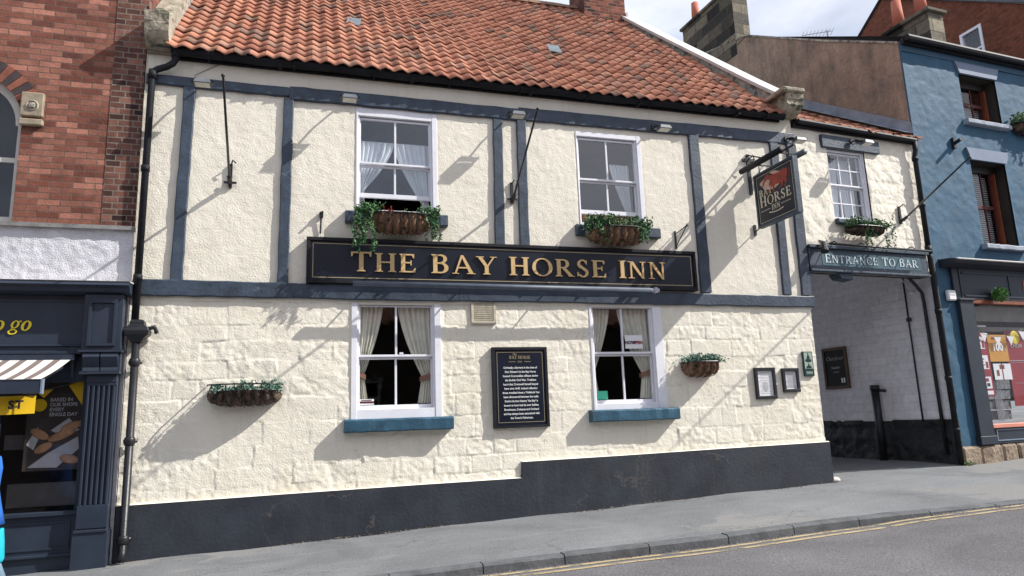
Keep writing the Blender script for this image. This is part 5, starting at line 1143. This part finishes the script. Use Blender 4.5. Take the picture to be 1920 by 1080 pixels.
# =============================================================== LEFT BRICK BUILDING with shop
lb = thing('brick_building', 'red brick building at the far left with a dark blue shop front below', 'building', (-5, 0, -1.5))
ax, az, ri, ro = -4.05, 3.83, .64, .875
def arch_wall():
    """brick face at y=-.03 with an arched opening"""
    mb = MB(); y = -.03; xl = -12.; xr = -2.45; z0, z1 = 2.55, 9.5; pts = [(ax+ri*math.cos(PI*i/24), az+ri*math.sin(PI*i/24)) for i in range(25)]
    mb.add([(xl, y, z0), (ax-ri, y, z0), (ax-ri, y, z1), (xl, y, z1)], [(0,1,2,3)]); mb.add([(ax+ri, y, z0), (xr, y, z0), (xr, y, z1), (ax+ri, y, z1)], [(0,1,2,3)])
    for a, b in zip(pts[:-1], pts[1:]): mb.add([(b[0], y, b[1]), (a[0], y, a[1]), (a[0], y, z1), (b[0], y, z1)], [(0,1,2,3)])
    return mb.build('brick_wall', 'brick', lb)
arch_wall()
mb = MB(); mb.box(-2.45, -2.075, -.038, .06, 2.55, 9.5); mb.build('brick_quoin', 'brickq', lb)
mb = MB(); mb.box(-2.40, -2.075, .06, 9, -1.6, 9.5); mb.box(-12, -2.4, 6, 6.2, -1.6, 9.5); mb.box(-12, -11.8, 0, 6, -1.6, 9.5); mb.box(-12, -2.1, .0, 6, 9.5, 9.7); mb.box(-12, -2.4, .3, 6, 2.0, 2.2); mb.build('side_wall', 'brickchimy', lb)
# reveal + window
mb = MB(); n_ = 24
vs = []; pts = [(ax-ri, 2.55)]+[(ax-ri*math.cos(PI*i/n_), az+ri*math.sin(PI*i/n_)) for i in range(n_+1)]+[(ax+ri, 2.55)]
for (x, z) in pts: vs += [(x, -.03, z), (x, .16, z)]
mb.add(vs, [(2*i, 2*i+1, 2*i+3, 2*i+2) for i in range(len(pts)-1)]); mb.build('window_reveal', 'brick', lb)
mb = MB(); ri2 = ri-.09
for i in range(n_):
    a0, a1 = PI*i/n_, PI*(i+1)/n_; q = [(ax+ri*math.cos(a0), az+ri*math.sin(a0)), (ax+ri*math.cos(a1), az+ri*math.sin(a1)), (ax+ri2*math.cos(a1), az+ri2*math.sin(a1)), (ax+ri2*math.cos(a0), az+ri2*math.sin(a0))]
    mb.prism(q, .05, .11)
mb.box(ax+ri-.06, ax+ri, .05, .11, 2.55, az); mb.box(ax-ri, ax-ri+.06, .05, .11, 2.55, az); mb.box(ax-ri+.06, ax+ri-.06, .052, .10, 3.34, 3.40); mb.box(ax-ri+.06, ax+ri-.06, .052, .10, 2.55, 2.64)
aw = mb.build('window', mat('cream_window_paint', (.62,.60,.55), .6, .1, 8, .1), lb); mb = MB(); mb.box(ax-ri, ax+ri, .08, .085, 2.55, az+ri); mb.build('window_pane', 'glass2', aw); mb = MB(); mb.box(ax-ri, ax+ri, .3, .32, 2.5, 4.8); mb.build('window_blind', mat('dark_navy_blind', (.012,.018,.03), .7, .2, 2, 0), aw)
# arch voussoirs
for i in range(27):
    a0, a1 = PI*(i+.04)/27, PI*(i+.96)/27
    if a0 < .36 or a1 > PI-.1: continue
    q = [(ax+ri*math.cos(a0), az+ri*math.sin(a0)), (ax+ro*math.cos(a0), az+ro*math.sin(a0)), (ax+ro*math.cos(a1), az+ro*math.sin(a1)), (ax+ri*math.cos(a1), az+ri*math.sin(a1))]
    MB().prism(q, -.042, -.02).build('arch_brick', 'brickdark' if i % 2 else 'brickred', lb)
mb = MB(); mb.box(-3.43, -3.18, -.075, -.02, 3.92, 4.24); mb.box(-3.43, -3.17, -.085, -.02, 3.80, 3.885); cs = mb.build('capital_block', mat('buff_carved_stone', (.30,.25,.18), .85, .3, 8, .7, 20), lb, bevel=.012)
mb = MB(); c_ = (-3.30, -.076, 4.06); vs = []; 
for rr, yy in ((.075, 0), (.062, -.012), (.05, .0), (.045, .02)):
    for k in range(20): a = 2*PI*k/20; vs.append((c_[0]+rr*math.cos(a), c_[1]+yy, c_[2]+rr*math.sin(a)))
mb.add(vs, [(i*20+k, i*20+(k+1) % 20, (i+1)*20+(k+1) % 20, (i+1)*20+k) for i in range(3) for k in range(20)]); mb.build('carved_ring', 'sand', cs); mb = MB(); mb.ball((c_[0], -.085, c_[2]), .042, 12, 8, sc_=(1, .5, 1)); mb.build('carved_boss', 'parapet', cs)
# ledge, roughcast band
mb = MB(); mb.box(-12, -2.06, -.09, .0, 2.50, 2.55); mb.build('stone_ledge', mat('weathered_ledge', (.22,.215,.21), .8, .3, 8, .4), lb)
relief('roughcast_band', -12, -2.072, 1.80, 2.50, [], .022, lambda X, Z: .007*vnoise(X, Z, .045, 91)+.005*vnoise(X, Z, .09, 92), 'gravelrender', lb, y=-.035)
mb = MB(); mb.box(-12, -2.073, -.03, .06, 1.80, 2.50); mb.box(-2.4, -2.08, -.02, .06, -1.6, 1.8); mb.build('band_core', 'gravelrender', lb)
# cornice, fascia
mb = MB().prism([(0, 1.80), (-.30, 1.785), (-.32, 1.75), (-.26, 1.72), (-.24, 1.68), (-.16, 1.66), (0, 1.655)], -12, -2.03, axis='X'); mb.build('shop_cornice', 'shopblue', lb)
mb = MB().prism([(0, 1.803), (-.29, 1.790), (-.31, 1.80), (0, 1.83)], -12, -2.02, axis='X'); mb.build('cornice_lead', 'lead', lb)
mb = MB(); mb.box(-12, -2.50, -.08, .02, .975, 1.654); fb = mb.build('shop_fascia', 'shopblue', lb)
mb = MB()
for (a, b, c, d) in ((-12, -2.54, 1.575, 1.60), (-12, -2.54, 1.035, 1.06), (-2.565, -2.54, 1.06, 1.575)): mb.box(a, b, -.10, -.08, c, d)
mb.box(-12, -2.50, -.13, .0, .94, .974); mb.build('fascia_moulding', 'shopblue', fb, bevel=.006)
def roman(mb, body, fn, s):   # bold slanted roman lower case: t o g o
    x = 0
    def sl(p): return (p[0]+.22*p[1], p[1])
    def put(polys):
        for j, q in enumerate(polys):
            q = [sl(p) for p in q]; n_ = len(q); ar = sum(q[i][0]*q[(i+1) % n_][1]-q[(i+1) % n_][0]*q[i][1] for i in range(n_)); q = q if ar > 0 else q[::-1]; d = .01+.0005*(j % 5)
            mb.add([fn((x+p[0])*s, p[1]*s, d) for p in q]+[fn((x+p[0])*s, p[1]*s, 0) for p in q], [tuple(range(n_)), tuple(range(2*n_-1, n_-1, -1))]+[(i, n_+i, n_+(i+1) % n_, (i+1) % n_) for i in range(n_)])
    for ch in body:
        if ch == 'o': put(ring(.45, .5, .43, .52, .24, .10, 0, 360, 28)); x += .98
        if ch == 't': put(rect(.2, .42, .12, 1.32)+rect(.02, .62, .90, 1.02)+ring(.42, .2, .22, .2, .2, .1, 180, 300, 10)); x += .70
        if ch == 'g': put(ring(.42, .62, .36, .40, .19, .09, 0, 360, 26)+ring(.40, -.12, .40, .27, .13, .10, 0, 360, 26)+[[(.25,.28),(.36,.30),(.28,.12),(.16,.10)]]+ring(.78, .86, .12, .16, .08, .08, 0, 200, 10)); x += .96
        if ch == ' ': x += .38
mb = MB(); roman(mb, 'to go', lambda u, v, w: (-3.555+u, -.082-w, 1.225+v), .118); mb.build('lettering', 'yellow', fb)
# pilaster with panel block, console and flutes
mb = MB(); mb.box(-2.52, -2.10, -.19, .0, .985, 1.655); pi = mb.build('pilaster_block', 'shopblue', lb, bevel=.004)
mb = MB(); mb.box(-2.46, -2.16, -.215, -.19, 1.55, 1.60); mb.box(-2.46, -2.16, -.215, -.19, 1.03, 1.06); mb.box(-2.46, -2.43, -.215, -.19, 1.06, 1.55); mb.box(-2.19, -2.16, -.215, -.19, 1.06, 1.55); mb.box(-2.54, -2.08, -.225, .0, .955, .984); mb.build('block_moulding', 'shopblue', pi)
mb = MB().prism([(0, .955), (-.20, .954), (-.225, .90), (-.20, .84), (-.17, .78), (-.18, .735), (0, .73)], -2.49, -2.315, axis='X'); mb.prism([(0, .955), (-.20, .954), (-.225, .90), (-.20, .84), (-.17, .78), (-.18, .735), (0, .73)], -2.30, -2.12, axis='X'); mb.box(-2.50, -2.10, -.16, .0, .73, .955); mb.box(-2.51, -2.09, -.22, 0, .695, .728); mb.build('console_bracket', 'shopblue', pi)
mb = MB()
fx0, fx1 = -2.44, -2.12; nfl = 5; wfl = (fx1-fx0-.05)/nfl
mb.box(fx0, fx1, -.15, .0, -1.62, -1.06); mb.box(fx0, fx1, -.17, .0, .60, .694); mb.box(fx0, fx1, -.135, .0, -1.06, .60)
for k in range(nfl+1): a = fx0+.01+k*wfl; mb.box(a, a+.026, -.165, -.135, -.80, .56)
mb.box(fx0, fx1, -.165, -.135, .56, .60); mb.box(fx0, fx1, -.165, -.135, -1.06, -.80); mb.box(fx0-.02, fx1+.02, -.195, 0, -1.62, -1.10); mb.box(fx0-.01, fx1+.01, -.21, 0, -1.10, -1.07); mb.build('fluted_pilaster', 'shopblue', pi, bevel=.004)
# stallriser, window, mullion
mb = MB(); mb.box(-12, -2.44, -.05, .03, -1.62, -.90); mb.box(-12, -2.44, -.10, .03, -.90, -.855); mb.box(-12, -2.44, -.085, .03, -1.35, -1.32); mb.build('stallriser', 'shopblue', lb, bevel=.005)
mb = MB()
for (a, b, c, d) in ((-3.35, -2.52, -1.27, -1.25), (-3.35, -2.52, -.985, -.965), (-3.35, -3.33, -1.25, -.985), (-2.54, -2.52, -1.25, -.985)): mb.box(a, b, -.062, -.05, c, d)
mb.build('stallriser_moulding', 'shopblue', lb)
mb = MB(); mb.box(-3.52, -3.34, -.06, .06, -.855, .70); mb.box(-12, -2.44, -.05, .05, .62, .93); mb.box(-2.50, -2.44, -.04, .06, -.855, .62); swl = mb.build('shop_window', 'shopblue', lb, bevel=.004)
g = MB(); g.add([(-12, .02, -.86), (-2.46, .02, -.86), (-2.46, .02, .64), (-12, .02, .64)], [(0,1,2,3)]); g.build('window_pane', 'glass2', swl)
mb = MB(); mb.box(-12, -2.4, .9, 1.0, -1.5, 1.9); mb.box(-12, -2.4, .06, .9, -.95, -.93); mb.build('window_interior', 'dark', swl)
mb = MB(); mb.box(-3.3, -2.5, .30, .6, -.82, -.55); mb.box(-3.34, -3.12, .2, .5, -.15, .02); mb.build('display_shelf', mat('grey_shelf', (.14,.13,.125), .6, .3, 4, 0), swl)
poster(swl, 'bakery_poster', -3.10, -2.52, -.40, .62, 'choc', .09)
mb = MB()
for i, s_ in enumerate(['BAKED IN', 'OUR SHOPS', 'EVERY', 'SINGLE DAY']): text_mb(mb, s_, .058, lambda u, v, w, i=i: (-2.87+u, .087-w, .40-.058*i+v), .002, bold=.0015, align='LEFT', width=.92)
mb.build('poster_lettering', 'print', swl)
mb = MB(); mb.ball((-2.975, .086, .36), .075, 20, 8, sc_=(1, .03, 1)); mb.build('poster_badge', 'banner', swl)
mb = MB()
for (x, z, a, l) in [(-2.62, .10, .35, .26), (-2.72, .0, .4, .30), (-2.95, .02, -.5, .22), (-2.62, -.28, -.25, .22), (-2.90, -.14, .5, .20)]:
    pts = [(x+l*t*math.cos(a), .083, z+l*t*math.sin(a)) for t in [-.5+.1*i for i in range(11)]]; n0 = len(mb.v); m2 = MB(); m2.tube(pts, [max(.008, .052*math.sqrt(max(0, 1-(2*t)**2))) for t in [-.5+.1*i for i in range(11)]], 8)
    mb.add([(p[0], .086+(p[1]-.083)*.08, p[2]) for p in m2.v], m2.f)
mb.build('poster_bread', 'loaf', swl, smooth=True)
mb = MB()
for q in ([(-2.84,.06),(-2.66,.20),(-2.54,.06),(-2.70,-.02)], [(-3.05,-.36),(-2.85,-.20),(-2.55,-.02),(-2.53,-.16),(-2.75,-.37)], [(-3.08,-.1),(-2.98,.1),(-2.93,.05),(-3.0,-.16)]): mb.prism(q, .0865, .0885)
mb.build('poster_cloth', 'flour', swl)
bt = thing('bunting', 'yellow pennants on a string inside the bakery window', 'bunting', (-2.7, .05, .5))
mb = MB(); pts = [(-3.3+.078*i, .055, .50+.16*(i/10)**2) for i in range(11)]; mb.tube(pts, .004, 5); mb.build('string', 'cable', bt)
for (x, z, w_) in [(-2.68, .585, .22), (-3.02, .52, .18)]: mb = MB(); mb.prism([(x, z), (x+w_*.95, z+.08), (x+w_*.72, z-.24)] if w_ > .2 else [(x, z), (x+w_, z+.02), (x+w_*.5, z-.08)], .052, .056); mb.build('pennant', 'banner', bt)
# awning
an = thing('awning', 'half-open striped cream and brown awning over the bakery window', 'awning', (-4, -.1, .9))
nst = 30; x_b, x_f = -2.60, -2.75
for k, (m_, nm) in enumerate((('awncream', 'cream_stripes'), ('awnbrown', 'brown_stripes'))):
    mb = MB()
    for i in range(nst):
        wv = .17; a = x_b-i*wv; segs = [(a-.10, a)] if k == 0 else [(a-wv, a-.10)]
        for (p, q) in segs:
            sh = x_f-x_b; vs = []
            for j in range(7):
                t_ = j/6; y = -.14-.56*t_; z = .905-.295*t_-.02*math.sin(PI*t_); vs += [(p+sh*t_, y, z), (q+sh*t_, y, z)]
            mb.add(vs, [(2*j, 2*j+1, 2*j+3, 2*j+2) for j in range(6)])
    mb.build(nm, m_, an)
mb = MB(); mb.box(-7.5, x_f+.02, -.74, -.69, .455, .612); mb.box(-7.5, x_f+.03, -.745, -.735, .595, .612); mb.build('front_rail', 'shopblue', an, bevel=.006); mb = MB(); mb.box(x_f+.021, x_f+.04, -.745, -.685, .45, .615); mb.build('rail_end_cap', 'bluelight', an)
mb = MB(); mb.tube([(x_b-.1, -.1, .80), (x_f-.05, -.70, .56)], .015, 6); mb.tube([(x_b-.02, -.06, .66), (x_b-.02, -.12, .92)], .02, 6); mb.box(-7.5, x_b+.02, -.20, -.06, .865, .93); mb.build('awning_arm', 'shopblue', an)
bn = thing('yellow_banner', 'yellow cloth banner lettered ST hanging under the awning', 'banner', (-3.5, -.5, .25))
mb = MB(); vs = []
for i in range(21):
    x = -5.2+2.36*i/20
    for z in (.245, .34, .445): vs.append((x, -.50+.012*math.sin(i*1.3)+.01*(z-.3), z+.004*math.sin(i)))
mb.add(vs, [(i*3+j, i*3+3+j, i*3+4+j, i*3+1+j) for i in range(20) for j in range(2)]); mb.build('cloth', 'banner', bn, smooth=True)
mb = MB(); text_mb(mb, 'ST', .125, lambda u, v, w: (-2.945+u, -.532-w, .305+v), .003, bold=.005, align='RIGHT', spacing=1.12); mb.build('lettering', 'navy', bn)
mb = MB(); mb.tube([(-5.2, -.50, .45), (-2.84, -.50, .45)], .008, 6); mb.build('rod', 'black', bn)

# =============================================================== person at the left edge
def skin_person(x, y, z0, h):
    """one continuous body grown on a jointed skeleton, walking to the left"""
    t = thing('person', 'person in blue coat and pale jeans at the left edge of the picture', 'person', (x, y, z0))
    k = h/1.68
    P_ = dict(pel=(0,0,.92), waist=(0,0,1.06), chest=(0,-.01,1.28), neck=(0,.0,1.43), head=(-.015,-.01,1.53), crown=(-.01,0,1.64),
              shR=(0,-.17,1.37), elR=(.04,-.22,1.10), wrR=(.09,-.24,.87), shL=(0,.17,1.37), elL=(-.02,.22,1.10), wrL=(-.10,.22,.88),
              hiR=(0,-.09,.88), knR=(-.06,-.10,.50), anR=(.08,-.10,.10), toR=(-.07,-.11,.04), hiL=(0,.09,.88), knL=(.05,.10,.50), anL=(.22,.10,.14), toL=(.10,.11,.04))
    E_ = [('pel','waist',.13,.12),('waist','chest',.12,.13),('chest','neck',.13,.055),('neck','head',.055,.09),('head','crown',.09,.055),('chest','shR',.13,.06),('shR','elR',.06,.045),('elR','wrR',.045,.03),('chest','shL',.13,.06),('shL','elL',.06,.045),('elL','wrL',.045,.03),
          ('pel','hiR',.13,.095),('hiR','knR',.095,.062),('knR','anR',.06,.042),('anR','toR',.045,.035),('pel','hiL',.13,.095),('hiL','knL',.095,.062),('knL','anL',.06,.042),('anL','toL',.045,.035)]
    names = list(P_); me = DATA.meshes.new('body'); me.from_pydata([(x+P_[n][0]*k, y+P_[n][1]*k, z0+P_[n][2]*k) for n in names], [(names.index(a), names.index(b)) for a, b, _, _ in E_], [])
    inv = WM[t.name].inverted(); me.transform(inv)
    o = link_mesh('body', me, [M['skin']], t); sk = o.modifiers.new('skin', 'SKIN'); me.skin_vertices or None
    rad = {};
    for a, b, ra, rb in E_: rad[a] = ra; rad.setdefault(b, rb)
    rad.update(neck=.052, crown=.06, head=.088, wrR=.028, wrL=.028, toR=.035, toL=.035)
    if not me.skin_vertices:
        import bmesh
        bm = bmesh.new(); bm.from_mesh(me); bm.verts.layers.skin.verify(); bm.to_mesh(me); bm.free()
    for i, n in enumerate(names): me.skin_vertices[0].data[i].radius = (rad[n]*k, rad[n]*k); me.skin_vertices[0].data[i].use_root = (n == 'pel')
    s2 = o.modifiers.new('sub', 'SUBSURF'); s2.levels = 2; s2.render_levels = 2
    dg = bpy.context.evaluated_depsgraph_get(); nm = DATA.meshes.new_from_object(o.evaluated_get(dg)); o.modifiers.clear(); o.data = nm; nm.polygons.foreach_set('use_smooth', [True]*len(nm.polygons)); 
    if not nm.materials: nm.materials.append(M['skin'])
    def tubes(name, paths, m, seg=16):
        mb = MB()
        for pts, rs in paths: mb.tube([(x+p[0]*k, y+p[1]*k, z0+p[2]*k) for p in pts], [r*k for r in rs], seg)
        return mb.build(name, m, t, smooth=True)
    # face
    hc = Vector((x-.025*k, y-.01*k, z0+1.55*k)); mb = MB(); mb.ball(hc+Vector((-.088, 0, -.005))*k, .018*k, 8, 6, sc_=(1.2, .8, 1.3)); mb.build('nose', 'skin', t, smooth=True)
    for s_ in (-1, 1):
        mb = MB(); mb.ball(hc+Vector((-.072, s_*.034, .018))*k, .012*k, 8, 6); mb.build('eye', 'shoe', t); mb = MB(); mb.ball(hc+Vector((.01, s_*.088, .0))*k, .022*k, 8, 6, sc_=(.8, .4, 1.3)); mb.build('ear', 'skin', t, smooth=True)
    mb = MB(); mb.ball(hc+Vector((-.078, 0, -.048))*k, .02*k, 8, 6, sc_=(.5, 1.2, .3)); mb.build('mouth', 'band', t)
    mb = MB(); mb.ball(hc+Vector((.022, 0, .03))*k, .108*k, 18, 12, sc_=(.95, .95, 1.0), jit=.02); mb.ball(hc+Vector((.06, 0, -.08))*k, .075*k, 14, 10, sc_=(.7, 1.1, 1.6), jit=.03); mb.build('hair', 'hair', t, smooth=True)
    tubes('coat', [([(0,0,.70),(0,0,.85),(0,0,1.05),(0,-.0,1.25),(0,0,1.36),(0,0,1.43)], [.24,.205,.165,.18,.16,.07]), ([(0,-.14,1.38),(.0,-.19,1.34),(.04,-.23,1.10),(.085,-.245,.90)], [.075,.08,.062,.05]), ([(0,.14,1.38),(.0,.19,1.34),(-.02,.23,1.10),(-.09,.225,.92)], [.075,.08,.062,.05])], 'coat')
    tubes('jeans', [([(0,-.085,.86),(-.06,-.10,.50),(.07,-.10,.12)], [.115,.082,.07]), ([(0,.085,.86),(.05,.10,.50),(.20,.10,.16)], [.115,.082,.07])], 'jeans')
    for a, b in ((('anR'), ('toR')), (('anL'), ('toL'))):
        A, B = P_[a], P_[b]; tubes('shoe', [([(A[0]+.05, A[1], .06), (A[0], A[1], .07), (B[0], B[1], .045), (B[0]-.06, B[1], .035)], [.035, .05, .045, .025])], 'shoe', 10)
    for s_, w_ in ((-1, P_['wrR']), (1, P_['wrL'])):
        mb = MB(); W_ = Vector((x+w_[0]*k, y+w_[1]*k, z0+w_[2]*k)); mb.tube([W_, W_+Vector((.005, 0, -.05))*k, W_+Vector((.0, 0, -.095))*k], [.024*k, .036*k, .03*k], 8)
        for f_ in range(4): q = W_+Vector((-.027+.018*f_, 0, -.09))*k; mb.tube([q, q+Vector((0, s_*-.008, -.035))*k, q+Vector((0, s_*-.025, -.06-.006*(f_ in (1, 2))))*k], [.009*k, .009*k, .007*k], 6)
        q = W_+Vector((-.034, 0, -.04))*k; mb.tube([q, q+Vector((-.018, s_*-.01, -.03))*k, q+Vector((-.016, s_*-.02, -.055))*k], [.011*k, .010*k, .008*k], 6); mb.build('hand', 'skin', t, smooth=True)
    return t
px_, py_2 = -3.05, -1.15
skin_person(px_, py_2, gz(px_, py_2), 1.66)
bg = thing('shopping_bag', 'turquoise cloth shopping bag hanging from the blue-coated person\'s hand', 'bag', (px_+.19, py_2-.25, gz(px_, py_2)+.4))
zb = gz(px_, py_2); mb = MB(); vs = []; bxc, byc = px_+.19, py_2-.27
for (z, w_, d_) in ((.36, .15, .07), (.40, .165, .085), (.55, .155, .075), (.68, .145, .045)):
    for k in range(16): a = 2*PI*k/16; vs.append((bxc+w_*math.copysign(abs(math.cos(a))**.6, math.cos(a)), byc+d_*math.copysign(abs(math.sin(a))**.6, math.sin(a)), zb+z+random.uniform(-.008, .008)))
mb.add(vs, [(i*16+k, i*16+(k+1) % 16, (i+1)*16+(k+1) % 16, (i+1)*16+k) for i in range(3) for k in range(16)]+[tuple(range(16))[::-1]]); mb.build('bag_body', 'cyan', bg, smooth=True)
mb = MB(); mb.tube([(bxc-.08, byc, zb+.67), (bxc-.03, byc+.01, zb+.78), (bxc+.03, byc+.01, zb+.78), (bxc+.08, byc, zb+.67)], .008, 6); mb.build('handle', 'cyan', bg)

# =============================================================== house across the street (behind the camera, seen mirrored in the glass)
ob = thing('opposite_building', 'low stone building with a pantile roof across the street, mirrored in the inn windows', 'building', (2, -13.4, -1.6))
oz = -1.6
HO = [(x, x+1.0, .1, 1.5) for x in (-9, -5.5, -2, 1.5, 5.5, 9, 13)]
mb = MB(); xs_ = [-14]+[v for h in HO for v in (h[0], h[1])]+[18]
for a, b in zip(xs_[:-1], xs_[1:]):
    if any(abs(h[0]-a) < .01 for h in HO): mb.box(a, b, -13.8, -13.4, oz-.6, .1); mb.box(a, b, -13.8, -13.4, 1.5, 3.3)
    else: mb.box(a, b, -13.8, -13.4, oz-.6, 3.3)
mb.build('front_wall', 'oppstone', ob); mb = MB(); mb.box(-14, 18, -20, -19.8, oz, 3.3); mb.box(-14, -13.8, -19.8, -13.8, oz, 3.3); mb.box(17.8, 18, -19.8, -13.8, oz, 3.3); mb.build('rear_wall', 'oppstone', ob)
for h in HO:
    mb = MB(); mb.box(h[0], h[0]+.07, -13.6, -13.45, h[2], h[3]); mb.box(h[1]-.07, h[1], -13.6, -13.45, h[2], h[3]); mb.box(h[0]+.07, h[1]-.07, -13.6, -13.45, h[3]-.07, h[3]); mb.box(h[0]+.07, h[1]-.07, -13.6, -13.45, h[2], h[2]+.07); mb.box(h[0]+.07, h[1]-.07, -13.58, -13.47, .77, .83); wf = mb.build('window', 'white', ob)
    mb = MB(); mb.box(h[0], h[1], -13.56, -13.55, h[2], h[3]); mb.build('window_pane', 'glass2', wf)
mb = MB(); mb.add([(-14, -13.2, 3.2), (18, -13.2, 3.2), (18, -16.7, 6.3), (-14, -16.7, 6.3), (18, -20.2, 3.2), (-14, -20.2, 3.2)], [(1,0,3,2), (2,3,5,4)]); vs = []; n_ = 640
for i in range(n_+1):
    for j in range(2): vs.append((-14+32*i/n_, -13.18-3.5*j, 3.24+3.1*j+.04*abs(math.cos(PI*(32*i/n_)/.25))))
mb.add(vs, [(2*i+2, 2*i, 2*i+1, 2*i+3) for i in range(n_)]); mb.build('roof', 'opptile', ob)
# --------------------------------------------------------------- loose cables on the inn wall
t = thing('wall_cable', 'thin grey cable rising from the leftmost floodlight to the gutter', 'cable', (-1.3, 0, 4.7)); mb = MB(); mb.tube([(-1.47, -.06, 4.62), (-1.46, -.058, 4.69), (-1.40, -.012, 4.76), (-1.18, -.012, 4.90)], .005, 5); mb.build('cable', 'cable', t)

# grit and leaf litter gathered along the wall foot and in the gutter
mb = MB(); rl = random.Random(31)
for _ in range(700):
    x = rl.uniform(-2, 8.1); y = -.05-abs(rl.gauss(0, .05)); mb.leaf((x, y, gz(x, y)+.006+.012*math.sin(x*1.7+y*2)+.006*math.sin(x*4.1+1)), rl.uniform(.01, .03))
for _ in range(500):
    x = rl.uniform(1, 9.5); k = kerb_y(x)-.14-abs(rl.gauss(0, .04)); mb.leaf((x, k, gz(x, k)-kerb_h(x)+.012), rl.uniform(.01, .028))
mb.build('leaf_litter', island_mat('brown_litter', [(.16,.10,.06), (.30,.22,.14), (.10,.08,.06), (.38,.34,.28)]), kind='stuff')
# --------------------------------------------------------------- light, sky, camera
SUN = Vector((2.5, -1.0, 2.35)).normalized()
el = math.asin(SUN.z); azm = math.atan2(SUN.x, SUN.y)
w = DATA.worlds.new('World'); sc.world = w; w.use_nodes = True; nt = w.node_tree; ns = nt.nodes; L = nt.links; ns.clear()
out = ns.new('ShaderNodeOutputWorld'); bgn = ns.new('ShaderNodeBackground'); sky = ns.new('ShaderNodeTexSky'); sky.sky_type = 'NISHITA'; sky.sun_disc = False
sky.sun_elevation = el; sky.sun_rotation = azm; sky.air_density = 1.0; sky.dust_density = 1.5
tc = ns.new('ShaderNodeTexCoord'); mp = ns.new('ShaderNodeMapping'); mp.inputs['Scale'].default_value = (1.0, 1.0, 2.2); mp.inputs['Location'].default_value = (.3, .2, .1); L.new(tc.outputs['Generated'], mp.inputs[0])
cn = N(nt, 'ShaderNodeTexNoise', Scale=2.2, Detail=7, Roughness=.55, Distortion=.3); L.new(mp.outputs[0], cn.inputs['Vector'])
cf = ramp(nt, cn.outputs['Fac'], [(.30, (.35,)*3), (.60, (1,)*3)])
cn2 = N(nt, 'ShaderNodeTexNoise', Scale=3.3, Detail=6, Roughness=.6); L.new(mp.outputs[0], cn2.inputs['Vector'])
cr = ramp(nt, cn2.outputs['Fac'], [(.35, (.60, .655, .80)), (.65, (.84, .86, .93))])
vm = N(nt, 'ShaderNodeVectorMath', _operation='SCALE'); vm.inputs['Scale'].default_value = 10.8; L.new(cr, vm.inputs[0])
L.new(mixc(nt, cf, sky.outputs[0], vm.outputs[0]), bgn.inputs[0]); bgn.inputs[1].default_value = .085
L.new(bgn.outputs[0], out.inputs[0])
sl_ = DATA.lights.new('sun', 'SUN'); sl_.energy = 4.6; sl_.angle = R(.6); sl_.color = (1, .96, .90)
so = DATA.objects.new('sun', sl_); COL.objects.link(so); so.rotation_euler = SUN.to_track_quat('Z', 'Y').to_euler(); so.location = (0, -5, 20)
cam = DATA.cameras.new('camera'); cam.sensor_width = 36; cam.lens = 1300/1920*36; cam.clip_end = 2000; cam.clip_start = .05
co = DATA.objects.new('camera', cam); COL.objects.link(co)
yaw, pit, rol = .296453854, .186520361, -.0361760832
f = Vector((math.sin(yaw)*math.cos(pit), math.cos(yaw)*math.cos(pit), math.sin(pit))); r0 = Vector((math.cos(yaw), -math.sin(yaw), 0)); u0 = r0.cross(f)
cr_, sr_ = math.cos(rol), math.sin(rol); Rv = r0*cr_+u0*sr_; Uv = u0*cr_-r0*sr_
co.matrix_world = Matrix(((Rv.x, Uv.x, -f.x, 0), (Rv.y, Uv.y, -f.y, -9.5), (Rv.z, Uv.z, -f.z, 0), (0, 0, 0, 1)))
sc.camera = co
sc.view_settings.view_transform = 'Standard'; sc.view_settings.look = 'None'; sc.view_settings.gamma = 1; sc.view_settings.exposure = .52
sc.cycles.max_bounces = 6; sc.cycles.transparent_max_bounces = 12
